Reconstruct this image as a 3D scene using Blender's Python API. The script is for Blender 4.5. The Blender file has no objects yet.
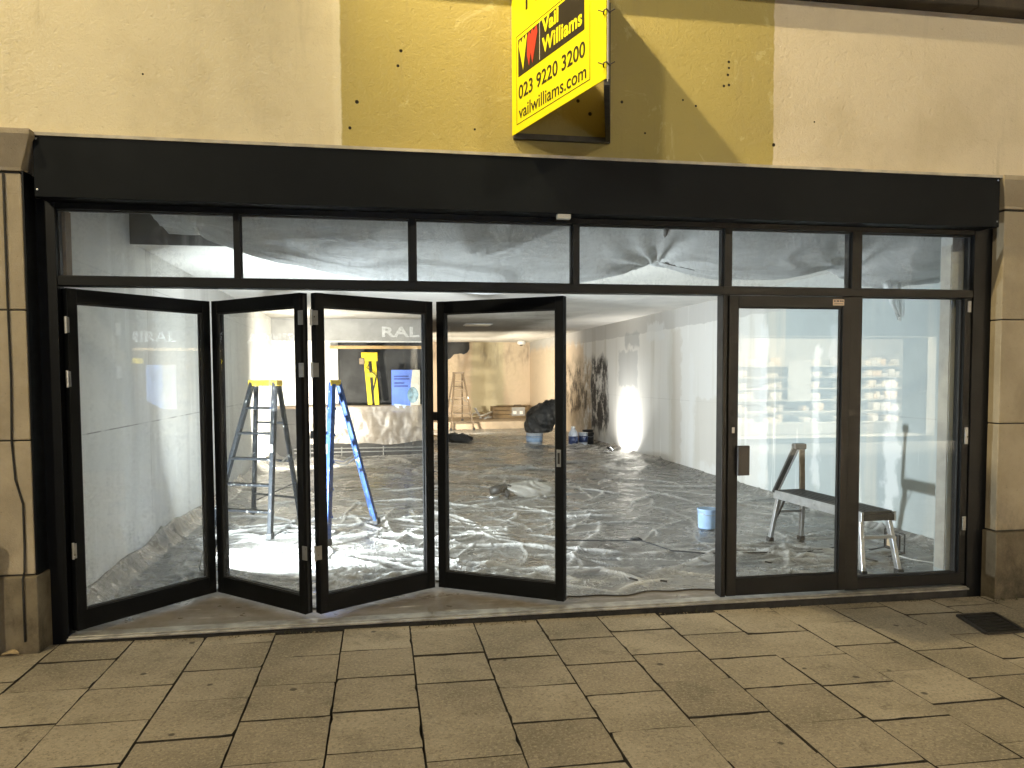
import bpy, math, random
import numpy as np
from mathutils import Matrix, Vector

sc = bpy.context.scene
col = sc.collection
R = math.radians

# ------------------------------------------------------------------ camera
cd = bpy.data.cameras.new('camera')
cam = bpy.data.objects.new('camera', cd)
col.objects.link(cam)
sc.camera = cam
CAM = Vector((1.853, -4.942, 1.554))
yaw, pitch, roll = R(9.679), R(-2.916), R(-0.253)
fw = Vector((math.sin(yaw) * math.cos(pitch), math.cos(yaw) * math.cos(pitch), math.sin(pitch)))
rt = Vector((math.cos(yaw), -math.sin(yaw), 0))
up = rt.cross(fw)
rt, up = rt * math.cos(roll) + up * math.sin(roll), up * math.cos(roll) - rt * math.sin(roll)
m = Matrix.Identity(4)
for i in range(3):
    m[i][0], m[i][1], m[i][2], m[i][3] = rt[i], up[i], -fw[i], CAM[i]
cam.matrix_world = m
cd.sensor_width = 36
cd.lens = 771.34 / 1024 * 36
cd.shift_y = 31.7 / 1024
cd.clip_start, cd.clip_end = 0.05, 500

# ------------------------------------------------------------------ night sky
world = bpy.data.worlds.new('World')
sc.world = world
world.use_nodes = True
wn = world.node_tree
bg = wn.nodes['Background']
sky = wn.nodes.new('ShaderNodeTexSky')
sky.sky_type = 'NISHITA'
sky.sun_disc = False
sky.sun_elevation = R(-5)
sky.sun_rotation = R(200)
wn.links.new(sky.outputs[0], bg.inputs[0])
bg.inputs[1].default_value = 0.15

sc.view_settings.view_transform = 'Standard'
sc.view_settings.look = 'None'
sc.view_settings.exposure = 0
sc.view_settings.gamma = 1
sc.view_settings.use_curve_mapping = False
sc.cycles.transparent_max_bounces = 32
sc.cycles.max_bounces = 10
sc.cycles.use_denoising = True
sc.cycles.sample_clamp_indirect = 6
sc.cycles.caustics_reflective = False
sc.cycles.caustics_refractive = False

# lamp powers (W) and colours, used by the lamp builders below
KEY_W, KEY2_W, FILL_W = 1150, 560, 640
WARM = (1.0, 0.83, 0.48)
FILLC = (1.0, 0.87, 0.61)
COOL = (0.86, 0.95, 1.0)
L_FRONT, L_LEFT, L_BACK, L_RIGHT = 460, 230, 340, 60


# ------------------------------------------------------------------ helpers
class MB:
    """collects shapes; build() links them as ONE mesh object"""

    def __init__(s):
        s.v, s.f = [], []

    def add(s, vs, fs, M=None):
        o = len(s.v)
        for v in vs:
            v = Vector(v)
            s.v.append(tuple(M @ v if M else v))
        s.f += [tuple(i + o for i in f) for f in fs]
        return s

    def box(s, x0, x1, y0, y1, z0, z1, M=None):
        vs = [(x, y, z) for z in (z0, z1) for y in (y0, y1) for x in (x0, x1)]
        return s.add(vs, [(0, 2, 3, 1), (4, 5, 7, 6), (0, 1, 5, 4), (2, 6, 7, 3), (0, 4, 6, 2), (1, 3, 7, 5)], M)

    def bar(s, p, q, w, d, hint=(0, 0, 1)):
        p, q = Vector(p), Vector(q)
        a = (q - p).normalized()
        h = Vector(hint)
        if abs(a.dot(h)) > 0.98:
            h = Vector((1, 0, 0))
        b = a.cross(h).normalized()
        c = b.cross(a)
        vs = [e + b * (w / 2 * i) + c * (d / 2 * j) for e in (p, q) for i, j in ((-1, -1), (1, -1), (1, 1), (-1, 1))]
        return s.add(vs, [(3, 2, 1, 0), (4, 5, 6, 7), (0, 1, 5, 4), (1, 2, 6, 5), (2, 3, 7, 6), (3, 0, 4, 7)])

    def tube(s, pts, r, n=8, closed=False):
        pts = [Vector(p) for p in pts]
        rs = r if isinstance(r, (list, tuple)) else [r] * len(pts)
        rings, prev = [], None
        N = len(pts)
        for i, p in enumerate(pts):
            a = (pts[(i + 1) % N] - pts[i - 1]) if closed else (pts[min(i + 1, N - 1)] - pts[max(i - 1, 0)])
            a.normalize()
            if prev is None:
                h = Vector((0, 0, 1)) if abs(a.z) < 0.9 else Vector((1, 0, 0))
                b = a.cross(h).normalized()
            else:
                b = (prev - a * prev.dot(a)).normalized()
            prev = b
            c = a.cross(b)
            rings.append([p + (b * math.cos(t) + c * math.sin(t)) * rs[i] for t in [2 * math.pi * k / n for k in range(n)]])
        vs = [v for r_ in rings for v in r_]
        fs = []
        for i in range(N if closed else N - 1):
            j = (i + 1) % N
            fs += [(i * n + k, i * n + (k + 1) % n, j * n + (k + 1) % n, j * n + k) for k in range(n)]
        if not closed:
            fs += [tuple(range(n))[::-1], tuple((N - 1) * n + k for k in range(n))]
        return s.add(vs, fs)

    def lathe(s, prof, c=(0, 0, 0), n=24, M=None):
        vs, fs = [], []
        for r, z in prof:
            vs += [(c[0] + r * math.cos(2 * math.pi * k / n), c[1] + r * math.sin(2 * math.pi * k / n), c[2] + z) for k in range(n)]
        for i in range(len(prof) - 1):
            fs += [(i * n + k, i * n + (k + 1) % n, (i + 1) * n + (k + 1) % n, (i + 1) * n + k) for k in range(n)]
        if prof[0][0] > 1e-4:
            fs.append(tuple(range(n))[::-1])
        if prof[-1][0] > 1e-4:
            fs.append(tuple((len(prof) - 1) * n + k for k in range(n)))
        return s.add(vs, fs, M)

    def prism(s, poly, M, t):
        """poly in local xy, extruded +z by t"""
        n = len(poly)
        vs = [(x, y, 0) for x, y in poly] + [(x, y, t) for x, y in poly]
        return s.add(vs, [tuple(range(n))[::-1], tuple(range(n, 2 * n))] + [(i, (i + 1) % n, n + (i + 1) % n, n + i) for i in range(n)], M)

    def build(s, name, mat, parent=None, bevel=0, smooth=False, seg=2):
        me = bpy.data.meshes.new(name)
        me.from_pydata(s.v, [], s.f)
        me.update()
        return link(name, me, mat, parent, bevel, smooth, seg)


def link(name, me, mat, parent=None, bevel=0, smooth=False, seg=2):
    o = bpy.data.objects.new(name, me)
    col.objects.link(o)
    if mat:
        me.materials.clear()
        me.materials.append(mat)
    if smooth:
        me.polygons.foreach_set('use_smooth', [True] * len(me.polygons))
    if bevel:
        b = o.modifiers.new('edge', 'BEVEL')
        b.width, b.segments, b.limit_method, b.angle_limit = bevel, seg, 'ANGLE', R(40)
    if parent:
        o.parent = parent
        if parent.type == 'EMPTY':
            o.location = -Vector(parent.location)
    return o


def tag(o, label=None, cat=None, group=None, kind=None):
    if label: o['label'] = label
    if cat: o['category'] = cat
    if group: o['group'] = group
    if kind: o['kind'] = kind
    return o


def thing(name, label, cat, loc=(0, 0, 0), group=None):
    o = bpy.data.objects.new(name, None)
    col.objects.link(o)
    o.location = loc
    o.empty_display_size = 0.1
    return tag(o, label, cat, group)


def B(*a):
    return MB().box(*a)


# ------------------------------------------------------------------ materials
class NT:
    def __init__(s, name):
        s.m = bpy.data.materials.new(name)
        s.m.use_nodes = True
        s.t = s.m.node_tree
        s.t.nodes.clear()
        s.out = s.t.nodes.new('ShaderNodeOutputMaterial')
        s.tc = None

    def set(s, sock, v):
        if v is None:
            return
        if isinstance(v, bpy.types.NodeSocket):
            s.t.links.new(v, sock)
        elif isinstance(v, (tuple, list)) and len(v) == 3 and sock.type == 'RGBA':
            sock.default_value = (*v, 1)
        else:
            sock.default_value = v

    def n(s, ty, ins=None, **kw):
        nd = s.t.nodes.new(ty)
        for k, v in kw.items():
            setattr(nd, k, v)
        for k, v in (ins or {}).items():
            s.set(nd.inputs[k], v)
        return nd

    def obj(s):
        if not s.tc:
            s.tc = s.n('ShaderNodeTexCoord')
        return s.tc.outputs['Object']

    def ma(s, op, a, b=None, c=None, clamp=False):
        nd = s.n('ShaderNodeMath', operation=op, use_clamp=clamp)
        for i, v in enumerate((a, b, c)):
            s.set(nd.inputs[i], v)
        return nd.outputs[0]

    def scale(s, v):
        return s.n('ShaderNodeMapping', {'Vector': s.obj(), 'Scale': v}).outputs[0]

    def noise(s, sc_, det=4, rough=0.55, vec=None, dist=0):
        return s.n('ShaderNodeTexNoise', {'Vector': vec or s.obj(), 'Scale': sc_, 'Detail': det, 'Roughness': rough, 'Distortion': dist}).outputs[0]

    def rng(s, v, a, b, c=0.0, d=1.0, smooth=True):
        nd = s.n('ShaderNodeMapRange', {'Value': v, 'From Min': a, 'From Max': b, 'To Min': c, 'To Max': d})
        if smooth:
            nd.interpolation_type = 'SMOOTHSTEP'
        return nd.outputs[0]

    def mix(s, f, a, b, mode='MIX'):
        nd = s.n('ShaderNodeMix', data_type='RGBA', blend_type=mode)
        s.set(nd.inputs[0], f); s.set(nd.inputs[6], a); s.set(nd.inputs[7], b)
        return nd.outputs[2]

    def xyz(s, vec=None):
        nd = s.n('ShaderNodeSeparateXYZ', {0: vec or s.obj()})
        return nd.outputs

    def bump(s, h, strength=0.3, dist=0.01, normal=None):
        nd = s.n('ShaderNodeBump', {'Strength': strength, 'Distance': dist, 'Height': h})
        if normal:
            s.set(nd.inputs['Normal'], normal)
        return nd.outputs[0]

    def pbr(s, colr, rough=0.6, metal=0.0, normal=None, spec=0.5, **kw):
        nd = s.n('ShaderNodeBsdfPrincipled', {'Base Color': colr, 'Roughness': rough, 'Metallic': metal, 'Specular IOR Level': spec})
        if normal:
            s.set(nd.inputs['Normal'], normal)
        for k, v in kw.items():
            s.set(nd.inputs[k], v)
        return nd.outputs[0]

    def done(s, sh):
        s.t.links.new(sh, s.out.inputs[0])
        return s.m


def simple(name, c, rough=0.6, metal=0.0, var=0.25, scale=6, bump=0.0, bscale=60, spec=0.5):
    k = NT(name)
    nz = k.noise(scale, 5)
    c2 = tuple(max(0, x * (1 - var)) for x in c)
    colr = k.mix(k.rng(nz, 0.3, 0.7), c2, c)
    nm = k.bump(k.noise(bscale, 4), bump, 0.005) if bump else None
    r = k.ma('ADD', rough, k.ma('MULTIPLY', k.ma('SUBTRACT', k.noise(scale * 3, 3), 0.5), 0.25), clamp=True)
    return k.done(k.pbr(colr, r, metal, nm, spec))


def emit(name, c, s):
    k = NT(name)
    e = k.n('ShaderNodeEmission', {'Color': c, 'Strength': s})
    return k.done(e.outputs[0])


def box_mask(k, v, a, b, soft):
    return k.ma('MULTIPLY', k.rng(v, a - soft, a + soft), k.rng(v, b - soft, b + soft, 1, 0))


def make_glass(name, dust, fac0=0.045):
    k = NT(name)
    lw = k.n('ShaderNodeLayerWeight', {0: 0.5}).outputs['Facing']
    fr = k.ma('ADD', k.ma('MULTIPLY', k.ma('POWER', lw, 5.0), 0.95), fac0)
    tr = k.n('ShaderNodeBsdfTransparent', {0: (0.985, 0.995, 0.99)}).outputs[0]
    gl = k.n('ShaderNodeBsdfGlossy', {'Color': (1, 1, 1), 'Roughness': 0.004}).outputs[0]
    mx = k.n('ShaderNodeMixShader', {0: fr, 1: tr, 2: gl}).outputs[0]
    x, y, z = k.xyz()
    st = k.noise(9, 6, 0.7, k.scale((1, 1, 0.35)))
    sp = k.noise(45, 3, 0.6)
    low = k.rng(z, 0.15, 0.9, 1.0, 0.0)
    d = k.ma('MULTIPLY', k.ma('MULTIPLY', k.rng(st, 0.35, 0.8), k.rng(sp, 0.3, 0.75)), k.ma('ADD', k.ma('MULTIPLY', low, 1.6), 0.45))
    d = k.ma('MULTIPLY', d, dust, clamp=True)
    df = k.n('ShaderNodeBsdfDiffuse', {0: (0.8, 0.82, 0.85)}).outputs[0]
    tl = k.n('ShaderNodeBsdfTranslucent', {0: (0.8, 0.82, 0.85)}).outputs[0]
    dd = k.n('ShaderNodeMixShader', {0: 0.5, 1: df, 2: tl}).outputs[0]
    return k.done(k.n('ShaderNodeMixShader', {0: d, 1: mx, 2: dd}).outputs[0])


M_glass = make_glass('glass', 0.05)
M_hazy = make_glass('hazy_glass', 0.50)
M_dusty = make_glass('dusty_glass', 0.22, 0.085)
M_black = simple('black_paint', (0.0042, 0.0048, 0.0055), 0.45, 0, 0.3, 4, 0.05, 200, 0.16)
M_fascia = simple('fascia_paint', (0.0042, 0.0056, 0.0072), 0.6, 0, 0.25, 2.0, 0.04, 40, 0.10)
M_bronze = simple('bronze_anodised', (0.0085, 0.008, 0.007), 0.45, 0.1, 0.3, 5, 0.03, 200, 0.22)
M_gasket = simple('rubber_gasket', (0.012, 0.012, 0.012), 0.7)
M_steel = simple('satin_steel', (0.55, 0.55, 0.54), 0.32, 0.9, 0.2, 20)
M_alu = simple('aluminium', (0.62, 0.63, 0.64), 0.34, 0.85, 0.2, 14)
M_sill = simple('threshold_metal', (0.42, 0.40, 0.36), 0.42, 0.5, 0.5, 9, 0.25, 90)
M_mortar = simple('dark_mortar', (0.03, 0.028, 0.025), 0.95, 0, 0.5, 20, 0.6, 60)
M_plate = simple('grey_plate', (0.55, 0.54, 0.50), 0.5)
M_sticker = simple('sticker_paper', (0.72, 0.55, 0.40), 0.6, 0, 0.15, 40)
M_ink = simple('sticker_ink', (0.08, 0.07, 0.07), 0.7)


def make_render_wall():
    k = NT('painted_render')
    x, y, z = k.xyz()
    wob = k.ma('MULTIPLY', k.ma('SUBTRACT', k.noise(7, 5), 0.5), 0.03)
    xw = k.ma('ADD', x, wob)
    ochre = box_mask(k, xw, 1.645, 4.435, 0.006)
    right = k.rng(x, 4.40, 4.44)
    cream = k.mix(right, (0.67, 0.585, 0.395), (0.64, 0.55, 0.40))
    c = k.mix(ochre, cream, (0.405, 0.33, 0.118))
    # grime: broad clouding, streaks running down, a lighter edge beside the ochre panel
    cl = k.noise(1.7, 6, 0.62)
    c = k.mix(k.rng(cl, 0.45, 0.75, 0, 0.30), c, (0.34, 0.27, 0.14))
    stre = k.noise(5.0, 6, 0.65, k.scale((1.6, 1, 0.16)))
    c = k.mix(k.rng(stre, 0.56, 0.78, 0, 0.20), c, (0.26, 0.22, 0.13))
    drip = k.noise(11, 4, 0.6, k.scale((1.5, 1, 0.05)))
    c = k.mix(k.ma('MULTIPLY', k.rng(drip, 0.62, 0.74, 0, 0.18), k.rng(k.noise(1.3, 3), 0.45, 0.6)), c, (0.20, 0.165, 0.10))
    glue = k.noise(3.3, 7, 0.7, None, 0.8)
    c = k.mix(k.ma('MULTIPLY', k.rng(glue, 0.58, 0.64, 0, 0.28), ochre), c, (0.66, 0.58, 0.32))
    spots = k.noise(16, 5, 0.7)
    c = k.mix(k.rng(spots, 0.64, 0.78, 0, 0.40), c, (0.20, 0.16, 0.09))
    edge = box_mask(k, xw, 1.60, 1.645, 0.01)
    c = k.mix(k.ma('MULTIPLY', edge, 0.35), c, (0.75, 0.68, 0.5))
    # old plugged fixing holes
    hole = None
    for hx, hz, r in [(2.003, 3.526, .010), (1.984, 3.436, .009), (1.737, 3.208, .012), (1.693, 3.052, .010), (3.107, 3.289, .012), (3.185, 3.212, .013),
                      (3.395, 3.298, .010), (4.119, 3.593, .009), (4.12, 3.555, .008), (4.113, 3.51, .009), (4.086, 3.438, .009), (4.121, 3.446, .009),
                      (3.894, 3.30, .008), (4.440, 3.076, .012), (3.805, 3.333, .007), (0.53, 3.30, .006), (2.45, 3.08, .007), (4.73, 3.24, .006), (3.55, 3.11, .007)]:
        dx, dz = k.ma('SUBTRACT', x, hx), k.ma('SUBTRACT', z, hz)
        d = k.ma('SQRT', k.ma('ADD', k.ma('MULTIPLY', dx, dx), k.ma('MULTIPLY', dz, dz)))
        h = k.rng(d, r * 0.75, r * 1.1, 1, 0)
        hole = h if hole is None else k.ma('MAXIMUM', hole, h)
    c = k.mix(hole, c, (0.025, 0.02, 0.015))
    rough_h = k.noise(38, 6, 0.68)
    fine = k.noise(120, 4, 0.6)
    dents = k.rng(k.noise(22, 3, 0.5), 0.28, 0.40)
    h = k.ma('ADD', k.ma('ADD', k.ma('MULTIPLY', rough_h, 0.7), k.ma('MULTIPLY', fine, 0.22)), k.ma('MULTIPLY', dents, 0.18))
    h = k.ma('SUBTRACT', h, k.ma('MULTIPLY', hole, 1.0))
    return k.done(k.pbr(c, 0.9, 0, k.bump(h, 0.8, 0.010), 0.2))


def make_stone(name, c1, c2, c3):
    k = NT(name)
    a = k.noise(2.4, 7, 0.65)
    c = k.mix(k.rng(a, 0.35, 0.65), c1, c2)
    st = k.noise(3.2, 8, 0.72, k.scale((1, 1, 0.7)))
    x, y, z = k.xyz()
    low = k.rng(k.ma('ADD', z, k.ma('MULTIPLY', k.ma('SUBTRACT', k.noise(4, 5), 0.5), 0.8)), 0.0, 0.9, 1, 0.2)
    c = k.mix(k.ma('MULTIPLY', k.rng(st, 0.42, 0.72), low), c, c3)
    c = k.mix(k.rng(k.noise(55, 4, 0.7), 0.62, 0.75, 0, 0.5), c, c3)
    h = k.ma('ADD', k.ma('MULTIPLY', k.noise(95, 5, 0.7), 0.8), k.noise(14, 6, 0.65))
    return k.done(k.pbr(c, 0.88, 0, k.bump(h, 0.55, 0.007), 0.25))


M_render = make_render_wall()
M_stone = make_stone('sandstone', (0.40, 0.335, 0.235), (0.33, 0.275, 0.19), (0.07, 0.058, 0.042))
M_stoned = make_stone('sooty_stone', (0.060, 0.050, 0.038), (0.035, 0.03, 0.024), (0.012, 0.010, 0.009))
M_stonew = make_stone('grimy_stone', (0.20, 0.165, 0.11), (0.13, 0.105, 0.07), (0.035, 0.03, 0.02))


def make_paving():
    k = NT('concrete_paving')
    at = k.n('ShaderNodeAttribute', attribute_name='tone').outputs['Fac']
    c = k.mix(at, (0.260, 0.220, 0.164), (0.365, 0.315, 0.242))
    big = k.noise(1.1, 6, 0.62)
    c = k.mix(k.rng(big, 0.40, 0.68, 0, 0.6), c, (0.125, 0.108, 0.076))
    c = k.mix(k.rng(k.noise(3.4, 7, 0.7, None, 0.6), 0.56, 0.70, 0, 0.55), c, (0.085, 0.073, 0.052))
    mid = k.noise(9, 6, 0.7)
    c = k.mix(k.rng(mid, 0.5, 0.8, 0, 0.5), c, (0.10, 0.085, 0.06))
    agg = k.noise(70, 5, 0.8)
    c = k.mix(k.rng(agg, 0.50, 0.62, 0, 0.55), c, (0.47, 0.405, 0.29))
    c = k.mix(k.rng(k.noise(62, 5, 0.8, k.n('ShaderNodeMapping', {'Vector': k.obj(), 'Location': (7, 3, 1)}).outputs[0]), 0.51, 0.63, 0, 0.55), c, (0.085, 0.07, 0.05))
    gum = k.n('ShaderNodeTexVoronoi', {'Vector': k.obj(), 'Scale': 3.2, 'Randomness': 1.0}).outputs['Distance']
    gum_n = k.ma('ADD', gum, k.ma('MULTIPLY', k.ma('SUBTRACT', k.noise(40, 2), 0.5), 0.05))
    c = k.mix(k.rng(gum_n, 0.045, 0.07, 0.85, 0), c, (0.045, 0.04, 0.03))
    gum2 = k.n('ShaderNodeTexVoronoi', {'Vector': k.scale((1, 1, 1)), 'Scale': 3.1, 'Randomness': 1.0}).outputs['Distance']
    c = k.mix(k.rng(gum2, 0.022, 0.045, 0.6, 0), c, (0.42, 0.38, 0.30))
    h = k.ma('ADD', k.ma('MULTIPLY', k.noise(110, 4, 0.7), 1.0), k.ma('MULTIPLY', k.noise(20, 5), 1.2))
    return k.done(k.pbr(c, 0.82, 0, k.bump(h, 0.55, 0.005), 0.3))


M_pave = make_paving()
M_joint = simple('joint_dirt', (0.030, 0.025, 0.018), 1.0, 0, 0.5, 30, 0.8, 80)
M_asphalt = simple('asphalt', (0.05, 0.05, 0.05), 0.85, 0, 0.3, 30, 0.4, 150)


def make_plaster(name, base, patch, streak, grey_top=None, joints=(), stain=None, patches=(), second=None):
    """shop wall: filler patches, streaks, board joints, removal scars"""
    k = NT(name)
    x, y, z = k.xyz()
    c = k.mix(k.rng(k.noise(0.8, 6, 0.6), 0.35, 0.68), base, patch)
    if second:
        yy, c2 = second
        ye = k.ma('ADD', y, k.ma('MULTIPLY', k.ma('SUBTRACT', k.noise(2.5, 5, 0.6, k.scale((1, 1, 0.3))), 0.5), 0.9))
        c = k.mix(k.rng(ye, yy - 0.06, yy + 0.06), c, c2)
    s1 = k.noise(1.5, 7, 0.6, k.scale((1, 1.7, 0.14)))
    c = k.mix(k.rng(s1, 0.48, 0.66, 0, 0.75), c, streak)
    s2 = k.noise(3.2, 5, 0.6, k.scale((1, 2.2, 0.10)), 0.3)
    c = k.mix(k.rng(s2, 0.62, 0.70, 0, 0.65), c, (0.80, 0.80, 0.77))
    if grey_top:
        zz, f = grey_top
        zt = k.ma('ADD', z, k.ma('MULTIPLY', k.ma('SUBTRACT', k.noise(2.2, 5), 0.5), 0.10))
        c = k.mix(k.rng(zt, zz - 0.01, zz + 0.01, 0, f), c, (0.40, 0.39, 0.37))
    for ax, v, f in joints:
        w = box_mask(k, {'y': y, 'z': z}[ax], v - 0.004, v + 0.004, 0.004)
        c = k.mix(k.ma('MULTIPLY', w, k.rng(k.noise(4, 4), 0.35, 0.6, 0.1, f)), c, (0.12, 0.11, 0.10))
    if stain:
        for y0, y1, z0, z1, cc, th in stain:
            nn = k.ma('MULTIPLY', k.ma('SUBTRACT', k.noise(1.9, 7, 0.7, k.scale((1, 1, 0.6))), 0.5), 1.5)
            m1 = box_mask(k, k.ma('ADD', y, nn), y0, y1, 0.16)
            m2 = box_mask(k, k.ma('ADD', z, k.ma('MULTIPLY', nn, 0.6)), z0, z1, 0.13)
            br = k.rng(k.noise(2.6, 8, 0.75, k.scale((1, 1.2, 0.9))), th - 0.06, th + 0.06)
            c = k.mix(k.ma('MULTIPLY', k.ma('MULTIPLY', m1, m2), br), c, cc)
    for y0, y1, z0, z1, cc, f in patches:
        wob = k.ma('MULTIPLY', k.ma('SUBTRACT', k.noise(5, 5, 0.6), 0.5), 0.35)
        pm = k.ma('MULTIPLY', box_mask(k, k.ma('ADD', y, wob), y0, y1, 0.04), box_mask(k, k.ma('ADD', z, wob), z0, z1, 0.04))
        c = k.mix(k.ma('MULTIPLY', pm, f), c, cc)
    c = k.mix(k.rng(k.noise(24, 6, 0.7), 0.6, 0.78, 0, 0.30), c, (0.30, 0.29, 0.27))
    h = k.ma('ADD', k.noise(7, 5), k.ma('MULTIPLY', k.noise(60, 3), 0.2))
    return k.done(k.pbr(c, 0.7, 0, k.bump(h, 0.15, 0.01), 0.3))


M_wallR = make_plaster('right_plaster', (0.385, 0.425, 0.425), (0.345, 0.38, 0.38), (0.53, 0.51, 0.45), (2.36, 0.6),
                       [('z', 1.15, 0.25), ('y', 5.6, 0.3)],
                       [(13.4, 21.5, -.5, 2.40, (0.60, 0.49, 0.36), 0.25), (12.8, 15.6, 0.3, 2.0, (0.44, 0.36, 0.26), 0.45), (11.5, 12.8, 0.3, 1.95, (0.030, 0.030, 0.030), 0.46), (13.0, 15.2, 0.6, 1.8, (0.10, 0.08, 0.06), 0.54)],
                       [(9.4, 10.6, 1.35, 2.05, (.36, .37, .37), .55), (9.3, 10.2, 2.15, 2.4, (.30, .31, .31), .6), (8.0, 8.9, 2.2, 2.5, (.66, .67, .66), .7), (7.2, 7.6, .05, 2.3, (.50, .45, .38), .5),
                        (5.5, 6.6, .2, 1.2, (.56, .53, .47), .6), (4.3, 4.5, .1, 2.2, (.70, .71, .70), .6), (3.1, 3.25, .3, 1.9, (.72, .73, .72), .5), (1.75, 1.95, .1, 1.5, (.74, .76, .76), .6), (2.4, 2.9, 1.5, 2.1, (.50, .53, .54), .5), (6.7, 6.85, .05, 1.9, (.68, .68, .66), .6)], (4.3, (.66, .65, .615)))  # bluish and beige paint, stepped in brightness to make up for lamp light
M_wallL = make_plaster('left_plaster', (0.74, 0.73, 0.69), (0.66, 0.655, 0.62), (0.58, 0.565, 0.53), None,
                       [('z', 1.165, 0.8), ('y', 2.36, 0.6), ('y', 6.2, 0.6), ('y', 4.8, 0.3), ('z', 2.35, 0.3)])


def make_backwall():
    k = NT('bare_tan_plaster')
    x, y, z = k.xyz()
    c = k.mix(k.rng(k.noise(0.9, 5), 0.35, 0.65), (0.64, 0.51, 0.37), (0.58, 0.47, 0.33))
    c = k.mix(box_mask(k, k.ma('ADD', x, k.ma('MULTIPLY', k.noise(3), 0.2)), 4.9, 6.0, 0.1), c, (0.50, 0.44, 0.29))
    s = k.noise(2.4, 6, 0.65, k.scale((1, 1, 0.25)))
    zt = k.rng(z, 1.55, 2.5)
    c = k.mix(k.ma('MULTIPLY', k.rng(s, 0.45, 0.62, 0, 0.8), zt), c, (0.16, 0.13, 0.10))
    c = k.mix(k.rng(k.noise(4, 6, 0.7), 0.66, 0.72, 0, 0.5), c, (0.74, 0.66, 0.55))
    return k.done(k.pbr(c, 0.8, 0, k.bump(k.noise(8, 5), 0.2, 0.01), 0.3))


M_back = make_backwall()


def make_ceiling():
    k = NT('sooty_ceiling')
    x, y, z = k.xyz()
    c = k.mix(k.rng(k.noise(0.9, 6, 0.6), 0.35, 0.7), (0.72, 0.70, 0.65), (0.60, 0.585, 0.55))
    n = k.ma('MULTIPLY', k.ma('SUBTRACT', k.noise(0.8, 6, 0.65), 0.5), 4.0)
    soot = k.ma('MULTIPLY', box_mask(k, k.ma('ADD', y, n), 9.5, 17.5, 1.2), k.rng(k.ma('SUBTRACT', x, k.ma('MULTIPLY', n, 0.2)), 5.6, 4.9))
    c = k.mix(k.ma('MULTIPLY', soot, 0.85), c, (0.14, 0.125, 0.10))
    return k.done(k.pbr(c, 0.85, 0, k.bump(k.noise(30, 4), 0.1, 0.005), 0.2))


M_ceil = make_ceiling()
M_soffit = simple('grey_bulkhead', (0.36, 0.355, 0.34), 0.7, 0, 0.3, 2.5, 0.1, 20)
M_dark = simple('dark_void', (0.045, 0.044, 0.042), 0.8, 0, 0.6, 3, 0.2, 20)
M_timber = simple('old_timber', (0.16, 0.11, 0.065), 0.7, 0, 0.4, 8, 0.2, 40)


def make_drips():
    k = NT('raw_upstand')
    x, y, z = k.xyz()
    c = k.mix(k.rng(k.noise(2, 5), 0.3, 0.7), (0.10, 0.10, 0.10), (0.16, 0.16, 0.155))
    s = k.noise(5.5, 3, 0.5, k.scale((1, 1, 0.05)))
    c = k.mix(k.rng(s, 0.60, 0.70, 0, 0.8), c, (0.45, 0.45, 0.43))
    return k.done(k.pbr(c, 0.8))


M_upstand = make_drips()


def make_floor():
    k = NT('worn_vinyl_floor')
    w = k.noise(1.8, 6, 0.65, k.scale((0.35, 2.2, 1)))
    c = k.mix(k.rng(w, 0.35, 0.65), (0.12, 0.100, 0.078), (0.19, 0.165, 0.135))
    c = k.mix(k.rng(k.noise(6, 6, 0.7, k.scale((0.3, 2, 1))), 0.58, 0.68, 0, 0.8), c, (0.50, 0.46, 0.40))
    c = k.mix(k.rng(k.noise(11, 5, 0.7), 0.62, 0.72, 0, 0.6), c, (0.06, 0.05, 0.04))
    r = k.rng(k.noise(5, 5), 0.3, 0.7, 0.25, 0.6)
    return k.done(k.pbr(c, r, 0, k.bump(k.noise(18, 5), 0.25, 0.006)))


M_floor = make_floor()


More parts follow.
